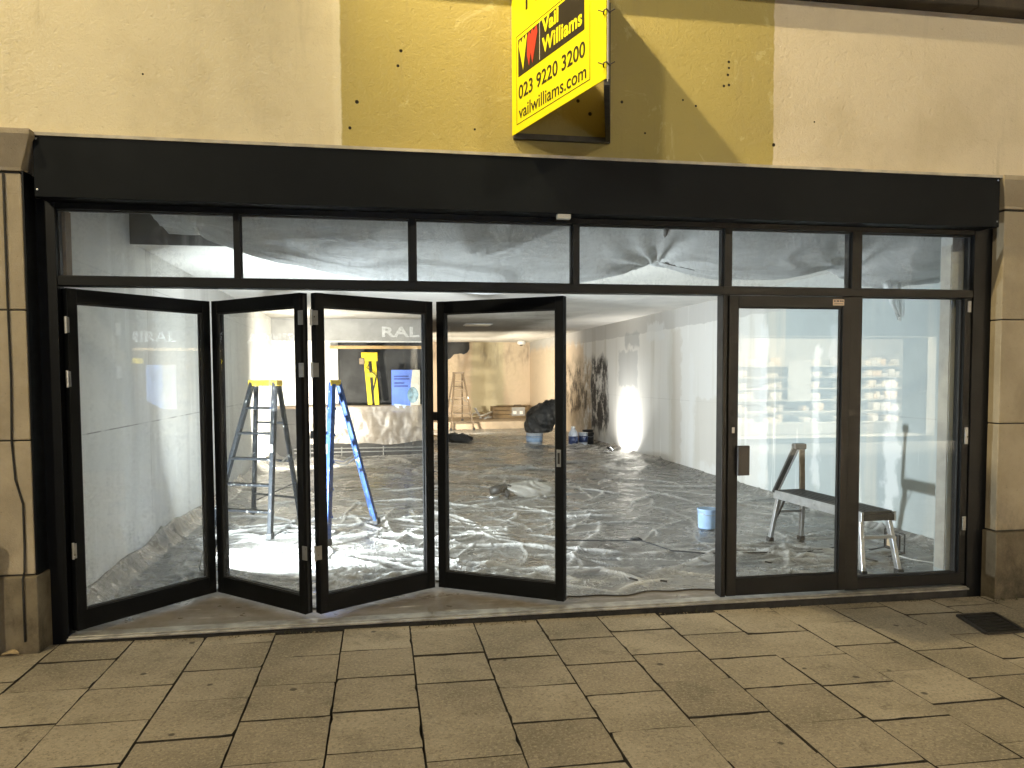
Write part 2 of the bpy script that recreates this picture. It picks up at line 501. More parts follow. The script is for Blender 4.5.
def make_sheet():
    """polythene on the floor: the more layers bunched in a fold, the whiter"""
    k = NT('polythene_dust_sheet')
    at = k.n('ShaderNodeAttribute', attribute_name='fold').outputs['Fac']
    n1 = k.noise(1.3, 6, 0.62)
    c = k.mix(k.rng(n1, 0.35, 0.7), (0.115, 0.111, 0.102), (0.180, 0.175, 0.162))
    warp = k.n('ShaderNodeTexNoise', {'Vector': k.obj(), 'Scale': 1.6, 'Detail': 5.0, 'Roughness': 0.6}).outputs['Color']
    vec = k.n('ShaderNodeVectorMath', {0: k.obj(), 1: warp}, operation='ADD').outputs[0]

    def crease(scale, width, seed_scale):
        v = k.n('ShaderNodeMapping', {'Vector': vec, 'Scale': scale}).outputs[0]
        d = k.n('ShaderNodeTexVoronoi', {'Vector': v, 'Scale': 1.0}, feature='DISTANCE_TO_EDGE').outputs['Distance']
        ln = k.rng(d, 0.0, width, 1, 0)
        return k.ma('MULTIPLY', ln, k.rng(k.noise(seed_scale, 4), 0.46, 0.60))
    c1 = crease((2.6, 1.5, 1), 0.035, 1.9)
    c2 = crease((6.5, 4.2, 1), 0.06, 2.7)
    c3 = crease((14, 9, 1), 0.10, 3.9)
    lines = k.ma('MAXIMUM', c1, k.ma('MAXIMUM', k.ma('MULTIPLY', c2, 0.7), k.ma('MULTIPLY', c3, 0.45)))
    c = k.mix(k.ma('MULTIPLY', lines, 0.55), c, (0.60, 0.59, 0.56))
    c = k.mix(k.ma('MULTIPLY', at, 0.8), c, (0.58, 0.57, 0.545))
    c = k.mix(k.rng(k.noise(30, 5, 0.75), 0.66, 0.72, 0, 0.65), c, (0.70, 0.69, 0.66))
    c = k.mix(k.rng(k.noise(22, 4, 0.7), 0.66, 0.73, 0, 0.6), c, (0.05, 0.047, 0.042))
    facet = k.n('ShaderNodeTexVoronoi', {'Vector': k.n('ShaderNodeMapping', {'Vector': vec, 'Scale': (7, 5, 1)}).outputs[0], 'Scale': 1.0}).outputs['Distance']
    h = k.ma('ADD', k.ma('MULTIPLY', lines, 0.8), k.ma('MULTIPLY', facet, 0.9))
    r = k.rng(k.noise(4, 4), 0.3, 0.7, 0.20, 0.38)
    return k.done(k.pbr(c, r, 0, k.bump(h, 0.6, 0.02), 0.6))


M_sheet = make_sheet()


def make_film(name, dens, c):
    """thin hanging polythene: partly clear, milky where folds stack up"""
    k = NT(name)
    at = k.n('ShaderNodeAttribute', attribute_name='fold').outputs['Fac']
    crk = k.noise(2.6, 7, 0.7, k.scale((1, 2.2, 1.5)), 1.2)
    d = k.ma('ADD', k.ma('MULTIPLY', at, 0.45), k.ma('ADD', dens, k.ma('MULTIPLY', k.ma('SUBTRACT', crk, 0.5), 0.5)), clamp=True)
    nm = k.bump(k.ma('ADD', crk, k.ma('MULTIPLY', k.noise(18, 5), 0.3)), 0.6, 0.02)
    strk = k.noise(3.0, 7, 0.7, k.scale((0.5, 2.5, 2.0)), 0.7)
    c = k.mix(k.rng(strk, 0.45, 0.72, 0, 0.4), c, tuple(v * .55 for v in c))
    df = k.n('ShaderNodeBsdfDiffuse', {0: c, 'Normal': nm}).outputs[0]
    tl = k.n('ShaderNodeBsdfTranslucent', {0: c, 'Normal': nm}).outputs[0]
    milky = k.n('ShaderNodeMixShader', {0: 0.55, 1: df, 2: tl}).outputs[0]
    tr = k.n('ShaderNodeBsdfTransparent', {0: (0.96, 0.96, 0.96)}).outputs[0]
    body = k.n('ShaderNodeMixShader', {0: d, 1: tr, 2: milky}).outputs[0]
    gl = k.n('ShaderNodeBsdfGlossy', {'Color': (1, 1, 1), 'Roughness': 0.35, 'Normal': nm}).outputs[0]
    return k.done(k.n('ShaderNodeMixShader', {0: 0.05, 1: body, 2: gl}).outputs[0])


M_film = make_film('hanging_polythene', 0.86, (0.84, 0.85, 0.84))
M_cover = make_film('brown_tinted_polythene', 0.75, (0.50, 0.42, 0.33))


def make_yellow():
    k = NT('yellow_signboard')
    c = k.mix(k.rng(k.noise(3, 5), 0.4, 0.7), (0.82, 0.73, 0.008), (0.76, 0.66, 0.010))
    c = k.mix(k.rng(k.noise(14, 5, 0.7), 0.68, 0.78, 0, 0.4), c, (0.55, 0.45, 0.02))
    return k.done(k.pbr(c, 0.40, 0, k.bump(k.noise(2.5, 2), 0.2, 0.03), 0.4))


M_yel = make_yellow()
M_yeltext = simple('yellow_print', (0.80, 0.71, 0.01), 0.45, 0, 0.05)
M_signblk = simple('sign_black', (0.018, 0.013, 0.010), 0.45, 0, 0.2)
M_red = simple('sign_red', (0.52, 0.035, 0.02), 0.45, 0, 0.1)
M_board_back = simple('board_back', (0.70, 0.66, 0.55), 0.6, 0, 0.2)
M_sooted_steel = simple('weathered_steel', (0.07, 0.065, 0.055), 0.55, 0.4, 0.4, 12, 0.2, 80)


# ------------------------------------------------------------------ text
def text_mesh(body, bold=0.0, space=1.0):
    cu = bpy.data.curves.new('lettering', 'FONT')
    cu.body = body
    cu.size = 1
    cu.extrude = 0.5
    cu.offset = bold
    cu.space_character = space
    cu.resolution_u = 4
    ob = bpy.data.objects.new('lettering', cu)
    col.objects.link(ob)
    dg = bpy.context.evaluated_depsgraph_get()
    dg.update()
    me = bpy.data.meshes.new_from_object(ob.evaluated_get(dg))
    bpy.data.objects.remove(ob)
    bpy.data.curves.remove(cu)
    co = np.empty(len(me.vertices) * 3)
    me.vertices.foreach_get('co', co)
    return me, co.reshape(-1, 3)


def lettering(name, body, frame, x0, x1, z0, z1, t, mat, parent, bold=0.0, space=1.0, lift=0.0, slant=0.0):
    """fit a line of text to a box on a plane; frame = (origin, x axis, y axis, normal)"""
    me, co = text_mesh(body, bold, space)
    lo, hi = co.min(0), co.max(0)
    q = (co - lo) / (hi - lo)
    O, ax, ay, an = [np.array(v) for v in frame]
    P = O + np.outer(x0 + q[:, 0] * (x1 - x0) + slant * q[:, 1], ax) + np.outer(z0 + q[:, 1] * (z1 - z0), ay) + np.outer(lift + q[:, 2] * t, an)
    me.vertices.foreach_set('co', P.ravel())
    me.update()
    return link(name, me, mat, parent)


# ================================================================== GROUND
def zp(x):
    return -0.024 - 0.0066 * x


random.seed(4)
pv, joints_pitch = MB(), 0.412
tones, mats = [], []
for kx in range(-9, 24):
    x0 = 0.37 + joints_pitch * (kx - 1)
    off = {2: 0.0, 3: -.69, 4: -.69 + .03, 5: -.38, 6: -.50, 7: -.66}.get(kx, random.uniform(-.41, 0))
    off = off % joints_pitch
    for ky in range(-11, 2):
        y0 = off + joints_pitch * ky - 0.2
        y1 = y0 + joints_pitch
        if y0 < -4.2:
            continue
        if y1 > -0.05:
            y1 = -0.040 + random.uniform(-.006, .004)
        if y1 - y0 < 0.06:
            continue
        gx, gy = random.uniform(.0012, .0026), random.choice([.0012, .0018, .003, .0042])
        ax, bx = x0 + gx, x0 + joints_pitch - gx
        ay, by = y0 + gy, y1 - gy
        sl = (random.gauss(0, .004), random.gauss(0, .004))
        base = random.uniform(-.003, .003)
        tone = random.random()
        K = 7
        ring = [(ax + (bx - ax) * j / K, ay) for j in range(K)] + [(bx, ay + (by - ay) * j / K) for j in range(K)]
        ring += [(bx - (bx - ax) * j / K, by) for j in range(K)] + [(ax, by - (by - ay) * j / K) for j in range(K)]
        cx, cy = (ax + bx) / 2, (ay + by) / 2
        outer, inner = [], []
        for j, (x, y) in enumerate(ring):
            chip = random.uniform(0, .0022) + (random.uniform(.003, .008) if random.random() < (.18 if j % K == 0 else .04) else 0)
            kx_, ky_ = (cx - x) / .2, (cy - y) / .2
            z = zp(x) + base + (x - cx) * sl[0] + (y - cy) * sl[1]
            outer.append((x + kx_ * chip, y + ky_ * chip, z - .006))
            inner.append((x + kx_ * (chip + .0016), y + ky_ * (chip + .0016), z))
        N = len(ring)
        vs = outer + inner + [(x, y, zp(x) - .05) for x, y in ring]
        pv.add(vs, [tuple(range(N, 2 * N))] + [(j, (j + 1) % N, N + (j + 1) % N, N + j) for j in range(N)] + [(2 * N + j, 2 * N + (j + 1) % N, (j + 1) % N, j) for j in range(N)])
        tones += [tone] * (3 * N)
        mats += [0] + [1] * (2 * N)
pave = pv.build('pavement', M_pave)
pave.data.materials.append(M_joint)
pave.data.polygons.foreach_set('material_index', mats)
a = pave.data.attributes.new('tone', 'FLOAT', 'POINT')
a.data.foreach_set('value', tones)
tag(pave, 'buff concrete paving slabs in staggered columns', None, None, 'structure')
jb = MB()
jb.add([(-6, -4.6, zp(-6) - .026), (10, -4.6, zp(10) - .026), (10, .06, zp(10) - .026), (-6, .06, zp(-6) - .026)], [(0, 1, 2, 3)])
tag(jb.build('pavement_bed', M_joint), None, None, None, 'structure')
rd = MB()
rd.add([(-60, -60, -.12), (60, -60, -.12), (60, 60, -.12), (-60, 60, -.12)], [(0, 1, 2, 3)])
tag(rd.build('road', M_asphalt), None, None, None, 'structure')

# drain cover in the pavement
t = thing('drain_cover', 'small dark square drain cover set in the paving by the end of the shopfront', 'drain cover', (5.74, -.61, zp(5.74)))
dm = MB()
zc = zp(5.74)
dm.add([(5.64, -.43, zc + .001), (5.64, -.43, zc + .006), (5.92, -.43, zc + .001 - .002), (5.92, -.43, zc + .004),
        (5.545, -.79, zc + .001), (5.545, -.79, zc + .006), (5.825, -.79, zc - .001), (5.825, -.79, zc + .004)],
       [(1, 5, 7, 3), (0, 1, 3, 2), (4, 6, 7, 5), (0, 4, 5, 1), (2, 3, 7, 6)])
M_iron = simple('cast_iron', (0.022, 0.021, 0.019), 0.6, 0.5, 0.4, 30, 0.5, 120)
dm.build('lid', M_iron, t)
rb = MB()
cor = [(5.64, -.43), (5.92, -.43), (5.825, -.79), (5.545, -.79)]
for i in range(4):
    (xa, ya), (xb, yb) = cor[i], cor[(i + 1) % 4]
    rb.bar((xa, ya, zc + .006), (xb, yb, zc + .006), .022, .014)
rb.build('rim', simple('worn_iron', (0.06, 0.055, 0.05), 0.45, 0.7, 0.5, 30, 0.4, 120), t, .002)
for i in range(6):
    f = (i + .7) / 6.4
    yy = -.44 - .34 * f
    xs = 5.64 - .095 * (f * .34 + .01) / .36
    MB().box(xs + .03, xs + .25, yy - .011, yy + .011, zc + .003, zc + .010).build('tread_rib', M_iron, t, .002)

# ================================================================== SHELL OF THE SHOP
# ground floor slab
tag(B(-.6, 7.4, .06, 21, -.11, -.004).build('shop_floor', M_floor), None, None, None, 'structure')
fl2 = B(-.6, 7.2, 17.6, 20.6, -.004, .22)
M_tanfloor = simple('dusty_screed', (0.42, 0.33, 0.23), 0.8, 0, 0.3, 3, 0.2, 20)
tag(fl2.build('raised_floor', M_tanfloor), None, None, None, 'structure')

wl = thing('shop_wall', 'long grey plasterboard side wall with taped board joints behind the folded doors', 'wall', (-.17, 0, 0))
B(-.35, -.17, .22, 20.5, -.1, 3.2).build('plaster_face', M_wallL, wl)
wr = thing('shop_wall', 'pale filled two tone side wall behind the hinged door, brightness painted for lamp light', 'wall', (6.77, 0, 0))
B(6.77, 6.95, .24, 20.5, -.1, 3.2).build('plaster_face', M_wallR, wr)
wb = thing('shop_wall', 'tan bare end wall at the far end of the shop', 'wall', (3, 20.3, 0))
B(-.17, 6.77, 20.3, 20.5, .22, 3.2).build('plaster_face', M_back, wb)
hole = MB()
rr = random.Random(2)
pts = [(3.75, 2.75), (3.72, 2.28)]
for i in range(9):
    pts.append((3.80 + i * .11, 2.05 + .28 * (i / 8) ** .6 + rr.uniform(-.07, .07)))
pts += [(4.75, 2.45), (4.75, 2.75)]
hole.prism([(x, z) for x, z in pts][::-1], Matrix.Translation((0, 20.295, 0)) @ Matrix.Rotation(R(90), 4, 'X'), .012)
hole.build('dark_patch', M_dark, wb)

# front return walls (nibs) beside the glazing
nb = thing('shop_wall', 'narrow plastered return beside the glazing at the hinged door end', 'wall', (6.2, .16, 0))
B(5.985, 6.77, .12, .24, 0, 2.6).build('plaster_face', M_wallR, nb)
B(5.978, 5.985, .125, .225, 0.1, 2.5).build('edge_tape', simple('grubby_tape', (0.42, 0.40, 0.355), .8, 0, .2, 7, .4, 60), nb)
nb2 = thing('shop_wall', 'narrow timber edged return beside the glazing at the folding door end', 'wall', (-.1, .16, 0))
B(-.17, -.03, .12, .22, 0, 2.6).build('plaster_face', M_wallL, nb2)
B(-.03, .006, .112, .2, 2.16, 2.56).build('timber_edge', M_timber, nb2)

hd = thing('lintel_wall', 'plain wall over the shopfront glazing inside the shop', 'wall', (3, .2, 2.6))
B(-.35, 6.95, .12, .24, 2.6, 3.2).build('plaster_face', M_soffit, hd)

cl = thing('ceiling', 'plastered shop ceiling blackened by soot towards the far end', 'ceiling', (3, 11, 2.68))
B(-.17, 6.77, 1.95, 20.3, 2.68, 2.9).build('ceiling_board', M_ceil, cl)
B(-.17, 6.77, .24, 1.95, 3.1, 3.25).build('raised_board', M_upstand, cl)
B(-.17, 6.77, 1.93, 1.95, 2.66, 3.1).build('upstand', M_upstand, cl)
tg = thing('ceiling_light', 'unlit cream strip light flush in the sooty ceiling', 'light fitting', (3.95, 11.7, 2.68))
B(3.70, 4.2, 11.45, 11.95, 2.655, 2.679).build('diffuser', simple('cream_diffuser', (.75, .66, .5), .5), tg, .004)
B(3.66, 4.24, 11.41, 11.99, 2.668, 2.6795).build('frame', M_alu, tg)
tg = thing('smoke_detector', 'round white smoke detector hanging near the end wall corner', 'smoke detector', (6.3, 19.3, 2.6))
M_white = simple('white_plastic', (.80, .80, .77), .45, 0, .1)
MB().lathe([(.001, 0), (.09, 0), (.13, .03), (.14, .08), (.13, .12)], (6.3, 19.3, 2.56)).build('body', M_white, tg, 0, True)
MB().lathe([(.001, 0), (.04, .0), (.045, .03)], (6.3, 19.3, 2.53)).build('sensor', M_dark, tg, 0, True)

# partition with bulkhead, dark hatch and covered counter
pt = thing('partition', 'grey bulkhead over a dark serving hatch beyond the folding doors', 'partition', (1.3, 10.4, 0))
B(-.17, 2.86, 10.30, 10.9, 2.23, 2.68).build('bulkhead', M_soffit, pt, .004)
B(-.17, 2.86, 10.285, 10.30, 2.225, 2.255).build('edge_trim', simple('pale_trim', (.7, .69, .66), .5), pt)
B(-.17, 2.86, 10.55, 10.62, .9, 2.23).build('hatch_back', M_dark, pt)
B(2.78, 2.86, 10.31, 10.9, 0, 2.23).build('end_post', M_soffit, pt)
B(-.17, 1.05, 10.42, 10.55, .2, 2.23).build('side_panel', M_wallL, pt)
B(-.17, 2.78, 10.36, 10.55, .0, .95).build('counter_front', M_dark, pt)
B(-.12, 2.78, 10.30, 10.55, .95, 1.0).build('counter_top', M_timber, pt, .004)
B(.9, 2.76, 10.292, 10.33, 2.10, 2.16).build('rail', simple('varnished_rail', (.52, .33, .13), .4, 0, .3), pt, .003)
pp = MB()
for zz in (.10, .17):
    pp.tube([(.2, 10.33, zz), (2.75, 10.33, zz)], .014)
for xx in (1.1, 1.9):
    pp.tube([(xx, 10.335, .0), (xx, 10.335, .2)], .012)
pp.build('pipes', M_steel, pt)
FB = ((0, 10.297, 0), (1, 0, 0), (0, 0, 1), (0, -1, 0))
M_reflected = simple('reflected_lettering', (.66, .66, .65), .6, 0, .3, 20)
lettering('lettering', 'RAL', FB, 1.90, 2.62, 2.33, 2.53, .005, M_reflected, pt, .03, 1.05)  # reflection in the door glass, built as letters on the bulkhead

# ================================================================== STREET FRONT MASONRY
uw = thing('rendered_wall', 'cream rendered wall above the shopfront with an ochre painted panel in the middle', 'wall', (3, -.12, 2.95))
B(-9, 15, -.12, .10, 2.905, 4.02).build('painted_render', M_render, uw)
B(-9, 15, -.10, .10, 4.16, 6.6).build('upper_render', M_render, uw)
fls = MB()
fls.box(-.06, 2.3, -.178, -.118, 2.912, 2.930).box(2.302, 4.25, -.178, -.118, 2.911, 2.929).box(4.252, 6.12, -.178, -.118, 2.911, 2.9285)
fls.build('flashing', simple('pale_flashing', (.50, .45, .36), .6, 0, .35, 9), uw)

cn = thing('stone_ledge', 'sooty projecting stone ledge running along the top of the rendered wall', 'ledge', (3, -.15, 4.02))
rr = random.Random(8)
xx = -9.0
blocks = []
while xx < 15:
    w = 1.05 + rr.uniform(-.02, .02)
    blocks.append((xx, xx + w))
    xx += w + .012
for i, (a0, a1) in enumerate(blocks):
    q = MB()
    prof = [(-.05, 4.02), (-.225, 4.02), (-.235, 4.03), (-.235, 4.12), (-.10, 4.16), (-.05, 4.16)]
    vs = [(a, y, z) for a in (a0, a1) for y, z in prof]
    n_ = len(prof)
    q.add(vs, [tuple(range(n_)), tuple(range(n_, 2 * n_))[::-1]] + [(j, n_ + j, n_ + (j + 1) % n_, (j + 1) % n_) for j in range(n_)])
    if 4 < i < 16:
        q.build('ledge_block', M_stoned, cn, .003)
MB().box(blocks[5][0] - 4, blocks[15][1] + 3, -.14, -.06, 4.03, 4.15).build('mortar_core', M_mortar, cn)


def pier(x0, x1, inner, yf, label, sgn):
    t = thing('stone_pier', label, 'pier', ((x0 + x1) / 2, yf, -.05))
    zs = [-.12, .43, 1.205, 1.945, 2.71]
    for i in range(4):
        z0, z1 = zs[i], zs[i + 1] - .008
        if i == 0:
            xa, xb, yy, mt = x0 - .02, x1 + .02, yf - .03, M_stonew
        else:
            xa, xb, yy, mt = x0, x1, yf, M_stone
        if i == 0 and sgn < 0:
            B(xa, xb, yy, .1, z0, z1).build('plinth_block', mt, t, .006)
        else:
            B(xa, xb, yy, .1, z0, z1).build('stone_block' if i else 'plinth_block', mt, t, .006)
    MB().box(x0 + .012, x1 - .012, yf + .01, .09, -.12, 2.72).build('mortar_core', M_mortar, t)
    # splayed capital
    q = MB()
    lo = [(x0 - .005, yf - .005), (x1 + .005, yf - .005), (x1 + .005, .1), (x0 - .005, .1)]
    s = .085
    hi = [(x0 - s, yf - s), (x1 + s, yf - s), (x1 + s, .1), (x0 - s, .1)]
    vs = [(x, y, 2.715) for x, y in lo] + [(x, y, 2.735) for x, y in lo] + [(x, y, 2.90) for x, y in hi] + [(x, y, 2.93) for x, y in hi]
    fs = [(3, 2, 1, 0), (12, 13, 14, 15)]
    for b in (0, 4, 8):
        fs += [(b + i, b + (i + 1) % 4, b + 4 + (i + 1) % 4, b + 4 + i) for i in range(4)]
    q.add(vs, fs)
    q.build('capital', M_stone, t, .005)
    return t


pl = pier(-.62, -.118, -.118, -.155, 'weathered sandstone pier beside the hinged edge of the folding doors', 1)
pr = pier(6.205, 6.80, 6.205, -.105, 'weathered sandstone pier beyond the hinged single door', -1)
# the neighbouring fronts carry on either side
for xa, xb, lab in ((-5.2, -.66, 'plain stone faced wall carrying on beyond the downpipe'), (6.84, 11.4, 'plain stone faced wall carrying on beyond the weedy sandstone pier')):
    t = thing('stone_wall', lab, 'wall', ((xa + xb) / 2, -.02, 0))
    zs_ = [-.12, .43, 1.205, 1.945, 2.905]
    for i_ in range(4):
        n_ = 4
        for j_ in range(n_):
            w_ = (xb - xa) / n_
            B(xa + j_ * w_ + .004, xa + (j_ + 1) * w_ - .004, -.02 - (.02 if i_ == 0 else 0), .1, zs_[i_], zs_[i_ + 1] - .008).build('stone_block', M_stonew if i_ == 0 else M_stone, t, .006)
    B(xa, xb, .0, .12, -.12, 2.9).build('mortar_core', M_mortar, t)
# cable down the pier by the folding doors
cb = MB()
pts = [(-.205, -.163, 2.70), (-.206, -.163, 2.0), (-.203, -.163, 1.55), (-.212, -.163, 1.2), (-.200, -.163, .98), (-.165, -.163, .84), (-.165, -.163, .60), (-.168, -.168, .45), (-.168, -.193, .41), (-.168, -.193, .05)]
cb.tube(pts, .006, 6)
tag(cb.build('cable', M_mortar, None, 0, True), 'thin dark cable running down the face of the sandstone pier', 'cable')
# downpipe at the outer edge of the pier
dp = thing('downpipe', 'dark brown downpipe at the picture edge beside the sandstone pier', 'pipe', (-.345, -.28, 0))
MB().tube([(-.345, -.26, zp(0)), (-.345, -.26, .62)], .045, 14).build('pipe', M_stoned, dp, 0, True)
MB().tube([(-.345, -.26, .55), (-.345, -.26, .63)], .056, 14).build('collar', M_stoned, dp, .003)

# litter against the pier
lf = thing('dead_leaf', 'curled pale dead leaf lying at the foot of the sandstone pier', 'leaf', (-.235, -.22, zp(0)))
q = MB()
rings = []
for i in range(9):
    u = i / 8
    w = .030 * math.sin(math.pi * min(1, max(.04, u))) + .002
    for j, s_ in enumerate((-1, -.5, 0, .5, 1)):
        rings.append((-.28 + .09 * u, -.22 + w * s_, zp(0) + .006 + .014 * abs(s_) ** 2 + .012 * math.sin(u * 3)))
q.add(rings, [(i * 5 + j, i * 5 + j + 1, (i + 1) * 5 + j + 1, (i + 1) * 5 + j) for i in range(8) for j in range(4)])
lo = q.build('blade', simple('dead_leaf', (.50, .38, .22), .8, 0, .4, 40), lf, 0, True)
lo.modifiers.new('thick', 'SOLIDIFY').thickness = .002
MB().tube([(-.19, -.22, zp(0) + .012), (-.165, -.225, zp(0) + .004)], .0018, 5).build('stalk', M_timber, lf)

# fascia
fa = thing('fascia_board', 'long plain black fascia board boxed in over the glazing', 'fascia', (3, -.15, 2.6))
B(-.045, 6.105, -.17, -.13, 2.574, 2.912).build('front_board', M_fascia, fa, .003)
B(-.045, 6.105, -.129, .02, 2.582, 2.596).build('soffit_board', M_black, fa)
for x_ in (-.03, 6.09):
    for z_ in (2.895, 2.613):
        MB().lathe([(.006, 0), (.006, .002), (.003, .0035)], (0, 0, 0), 10, Matrix.Translation((x_, -.170, z_)) @ Matrix.Rotation(R(90), 4, 'X')).build('screw', M_steel, fa)

# ================================================================== SHOPFRONT FRAME
fr = thing('shopfront_frame', 'black metal shopfront frame with a row of transom lights', 'window frame', (3, 0, 0))
ZB, ZT, ZH = 2.10, 2.163, 2.5395
MX = [(.981, 1.031), (2.038, 2.093), (3.097, 3.157), (4.153, 4.222), (5.1, 5.188)]
B(-.112, -.007, -.004, .10, -.08, 2.60).build('side_post', M_black, fr, .003)
B(6.061, 6.262, -.004, .10, -.12, 2.60).build('side_post', M_black, fr, .003)
B(-.116, -.108, -.15, -.005, -.05, 2.72).build('return_lining', M_black, fr)
B(-.10, 6.25, .0, .10, 2.5465, 2.598).build('head_rail', M_black, fr, .003)
B(-.006, 4.15, 0, .10, 2.10, 2.156).build('transom_bar', M_black, fr, .003)
B(4.15, 6.060, -.001, .10, 2.101, 2.156).build('transom_bar', M_bronze, fr, .003)
for i, (a0, a1) in enumerate(MX):
    B(a0 + .007, a1 - .007, .002, .098, 2.155, 2.548).build('mullion', M_black if i < 3 else M_bronze, fr, .002)
B(5.094, 5.188, -.003, .10, .022, 2.101).build('mullion', M_bronze, fr, .003)
B(4.152, 4.186, .002, .098, .022, 2.101).build('door_post', M_bronze, fr, .003)
xs = [-.007] + [v for p in MX for v in (p[0] + .007, p[1] - .007)] + [6.061]
for i in range(6):
    a0, a1 = xs[2 * i], xs[2 * i + 1]
    be = MB()
    be.box(a0, a1, .03, .05, 2.156, 2.163).box(a0, a1, .03, .05, 2.5395, 2.5465).box(a0, a0 + .007, .03, .05, 2.163, 2.5395).box(a1 - .007, a1, .03, .05, 2.163, 2.5395)
    be.build('glazing_bead', M_gasket, fr)
    B(a0 + .003, a1 - .003, .036, .044, 2.158, 2.544).build('pane', M_hazy, fr)
# fixed side light
B(5.188, 6.054, .004, .095, .022, .105).build('bottom_rail', M_black, fr, .003)
B(6.000, 6.054, .004, .095, .105, 2.101).build('side_rail', M_black, fr, .003)
be = MB()
be.box(5.188, 6.0, .03, .05, .105, .113).box(5.188, 6.0, .03, .05, 2.093, 2.101).box(5.188, 5.196, .03, .05, .113, 2.093).box(5.992, 6.0, .03, .05, .113, 2.093)
be.build('glazing_bead', M_gasket, fr)
B(5.191, 5.997, .036, .044, .108, 2.098).build('pane', M_glass, fr)
# threshold
B(-.005, 6.054, -.046, .10, -.010, .0035).build('threshold', M_sill, fr, .003)
B(-.005, 6.054, -.020, .05, .0035, .010).build('track', M_sill, fr, .002)
B(-.005, 6.054, -.024, .09, -.11, -.010).build('threshold_bed', M_mortar, fr)
B(2.965, 3.050, -.160, -.120, 2.545, 2.5735).build('label_plate', M_plate, fr, .001)
# silver catches on the far side post
for z0, z1 in ((2.00, 2.08), (1.05, 1.17), (.42, .52)):
    B(6.02, 6.046, -.006, .004, z0, z1).build('frame_catch', M_steel, fr, .001)
# crumbs of mortar and weeds along the threshold
rr = random.Random(3)
q = MB()
for i in range(420):
    x_ = rr.uniform(-.1, 6.2)
    y_ = -.058 - abs(rr.gauss(0, .025))
    s_ = rr.uniform(.002, .008) * (1.6 if rr.random() < .06 else 1)
    z_ = zp(x_) + s_ * .3
    a_ = rr.uniform(0, 3)
    Mx = Matrix.Translation((x_, y_, z_)) @ Matrix.Rotation(a_, 4, 'Z') @ Matrix.Rotation(rr.uniform(-.5, .5), 4, 'X')
    q.add([(s_, 0, 0), (0, s_ * .7, 0), (-s_ * .8, 0, 0), (0, -s_ * .6, 0), (0, 0, s_ * .6), (0, 0, -s_ * .5)],
          [(0, 1, 4), (1, 2, 4), (2, 3, 4), (3, 0, 4), (1, 0, 5), (2, 1, 5), (3, 2, 5), (0, 3, 5)], Mx)
tag(q.build('grit', simple('grit', (.22, .18, .12), .95, 0, .6, 90)), 'loose grit and mortar crumbs along the foot of the shopfront', 'grit', None, 'stuff')
rr = random.Random(12)
q = MB()
for i in range(160):
    x_ = 6.2 + rr.uniform(-.06, .5) if i < 90 else rr.choice([2.2, 2.75, 3.9, 1.3, 5.6]) + rr.gauss(0, .05)
    y_ = (-.15 if i < 90 else -.062) + rr.uniform(-.02, .01)
    L = rr.uniform(.015, .06)
    d = Vector((rr.gauss(0, .5), rr.gauss(-.3, .4), 1)).normalized()
    p = Vector((x_, y_, zp(x_)))
    s_ = Vector((rr.uniform(-1, 1), rr.uniform(-1, 1), 0)).normalized() * .003
    q.add([p - s_, p + s_, p + d * L + Vector((0, 0, -.3 * L))], [(0, 1, 2)])
tag(q.build('weeds', simple('dry_weeds', (.07, .07, .03), .9, 0, .5, 60)), 'dark scrubby weeds and moss in the joint at the foot of the wall', 'weeds', None, 'stuff')

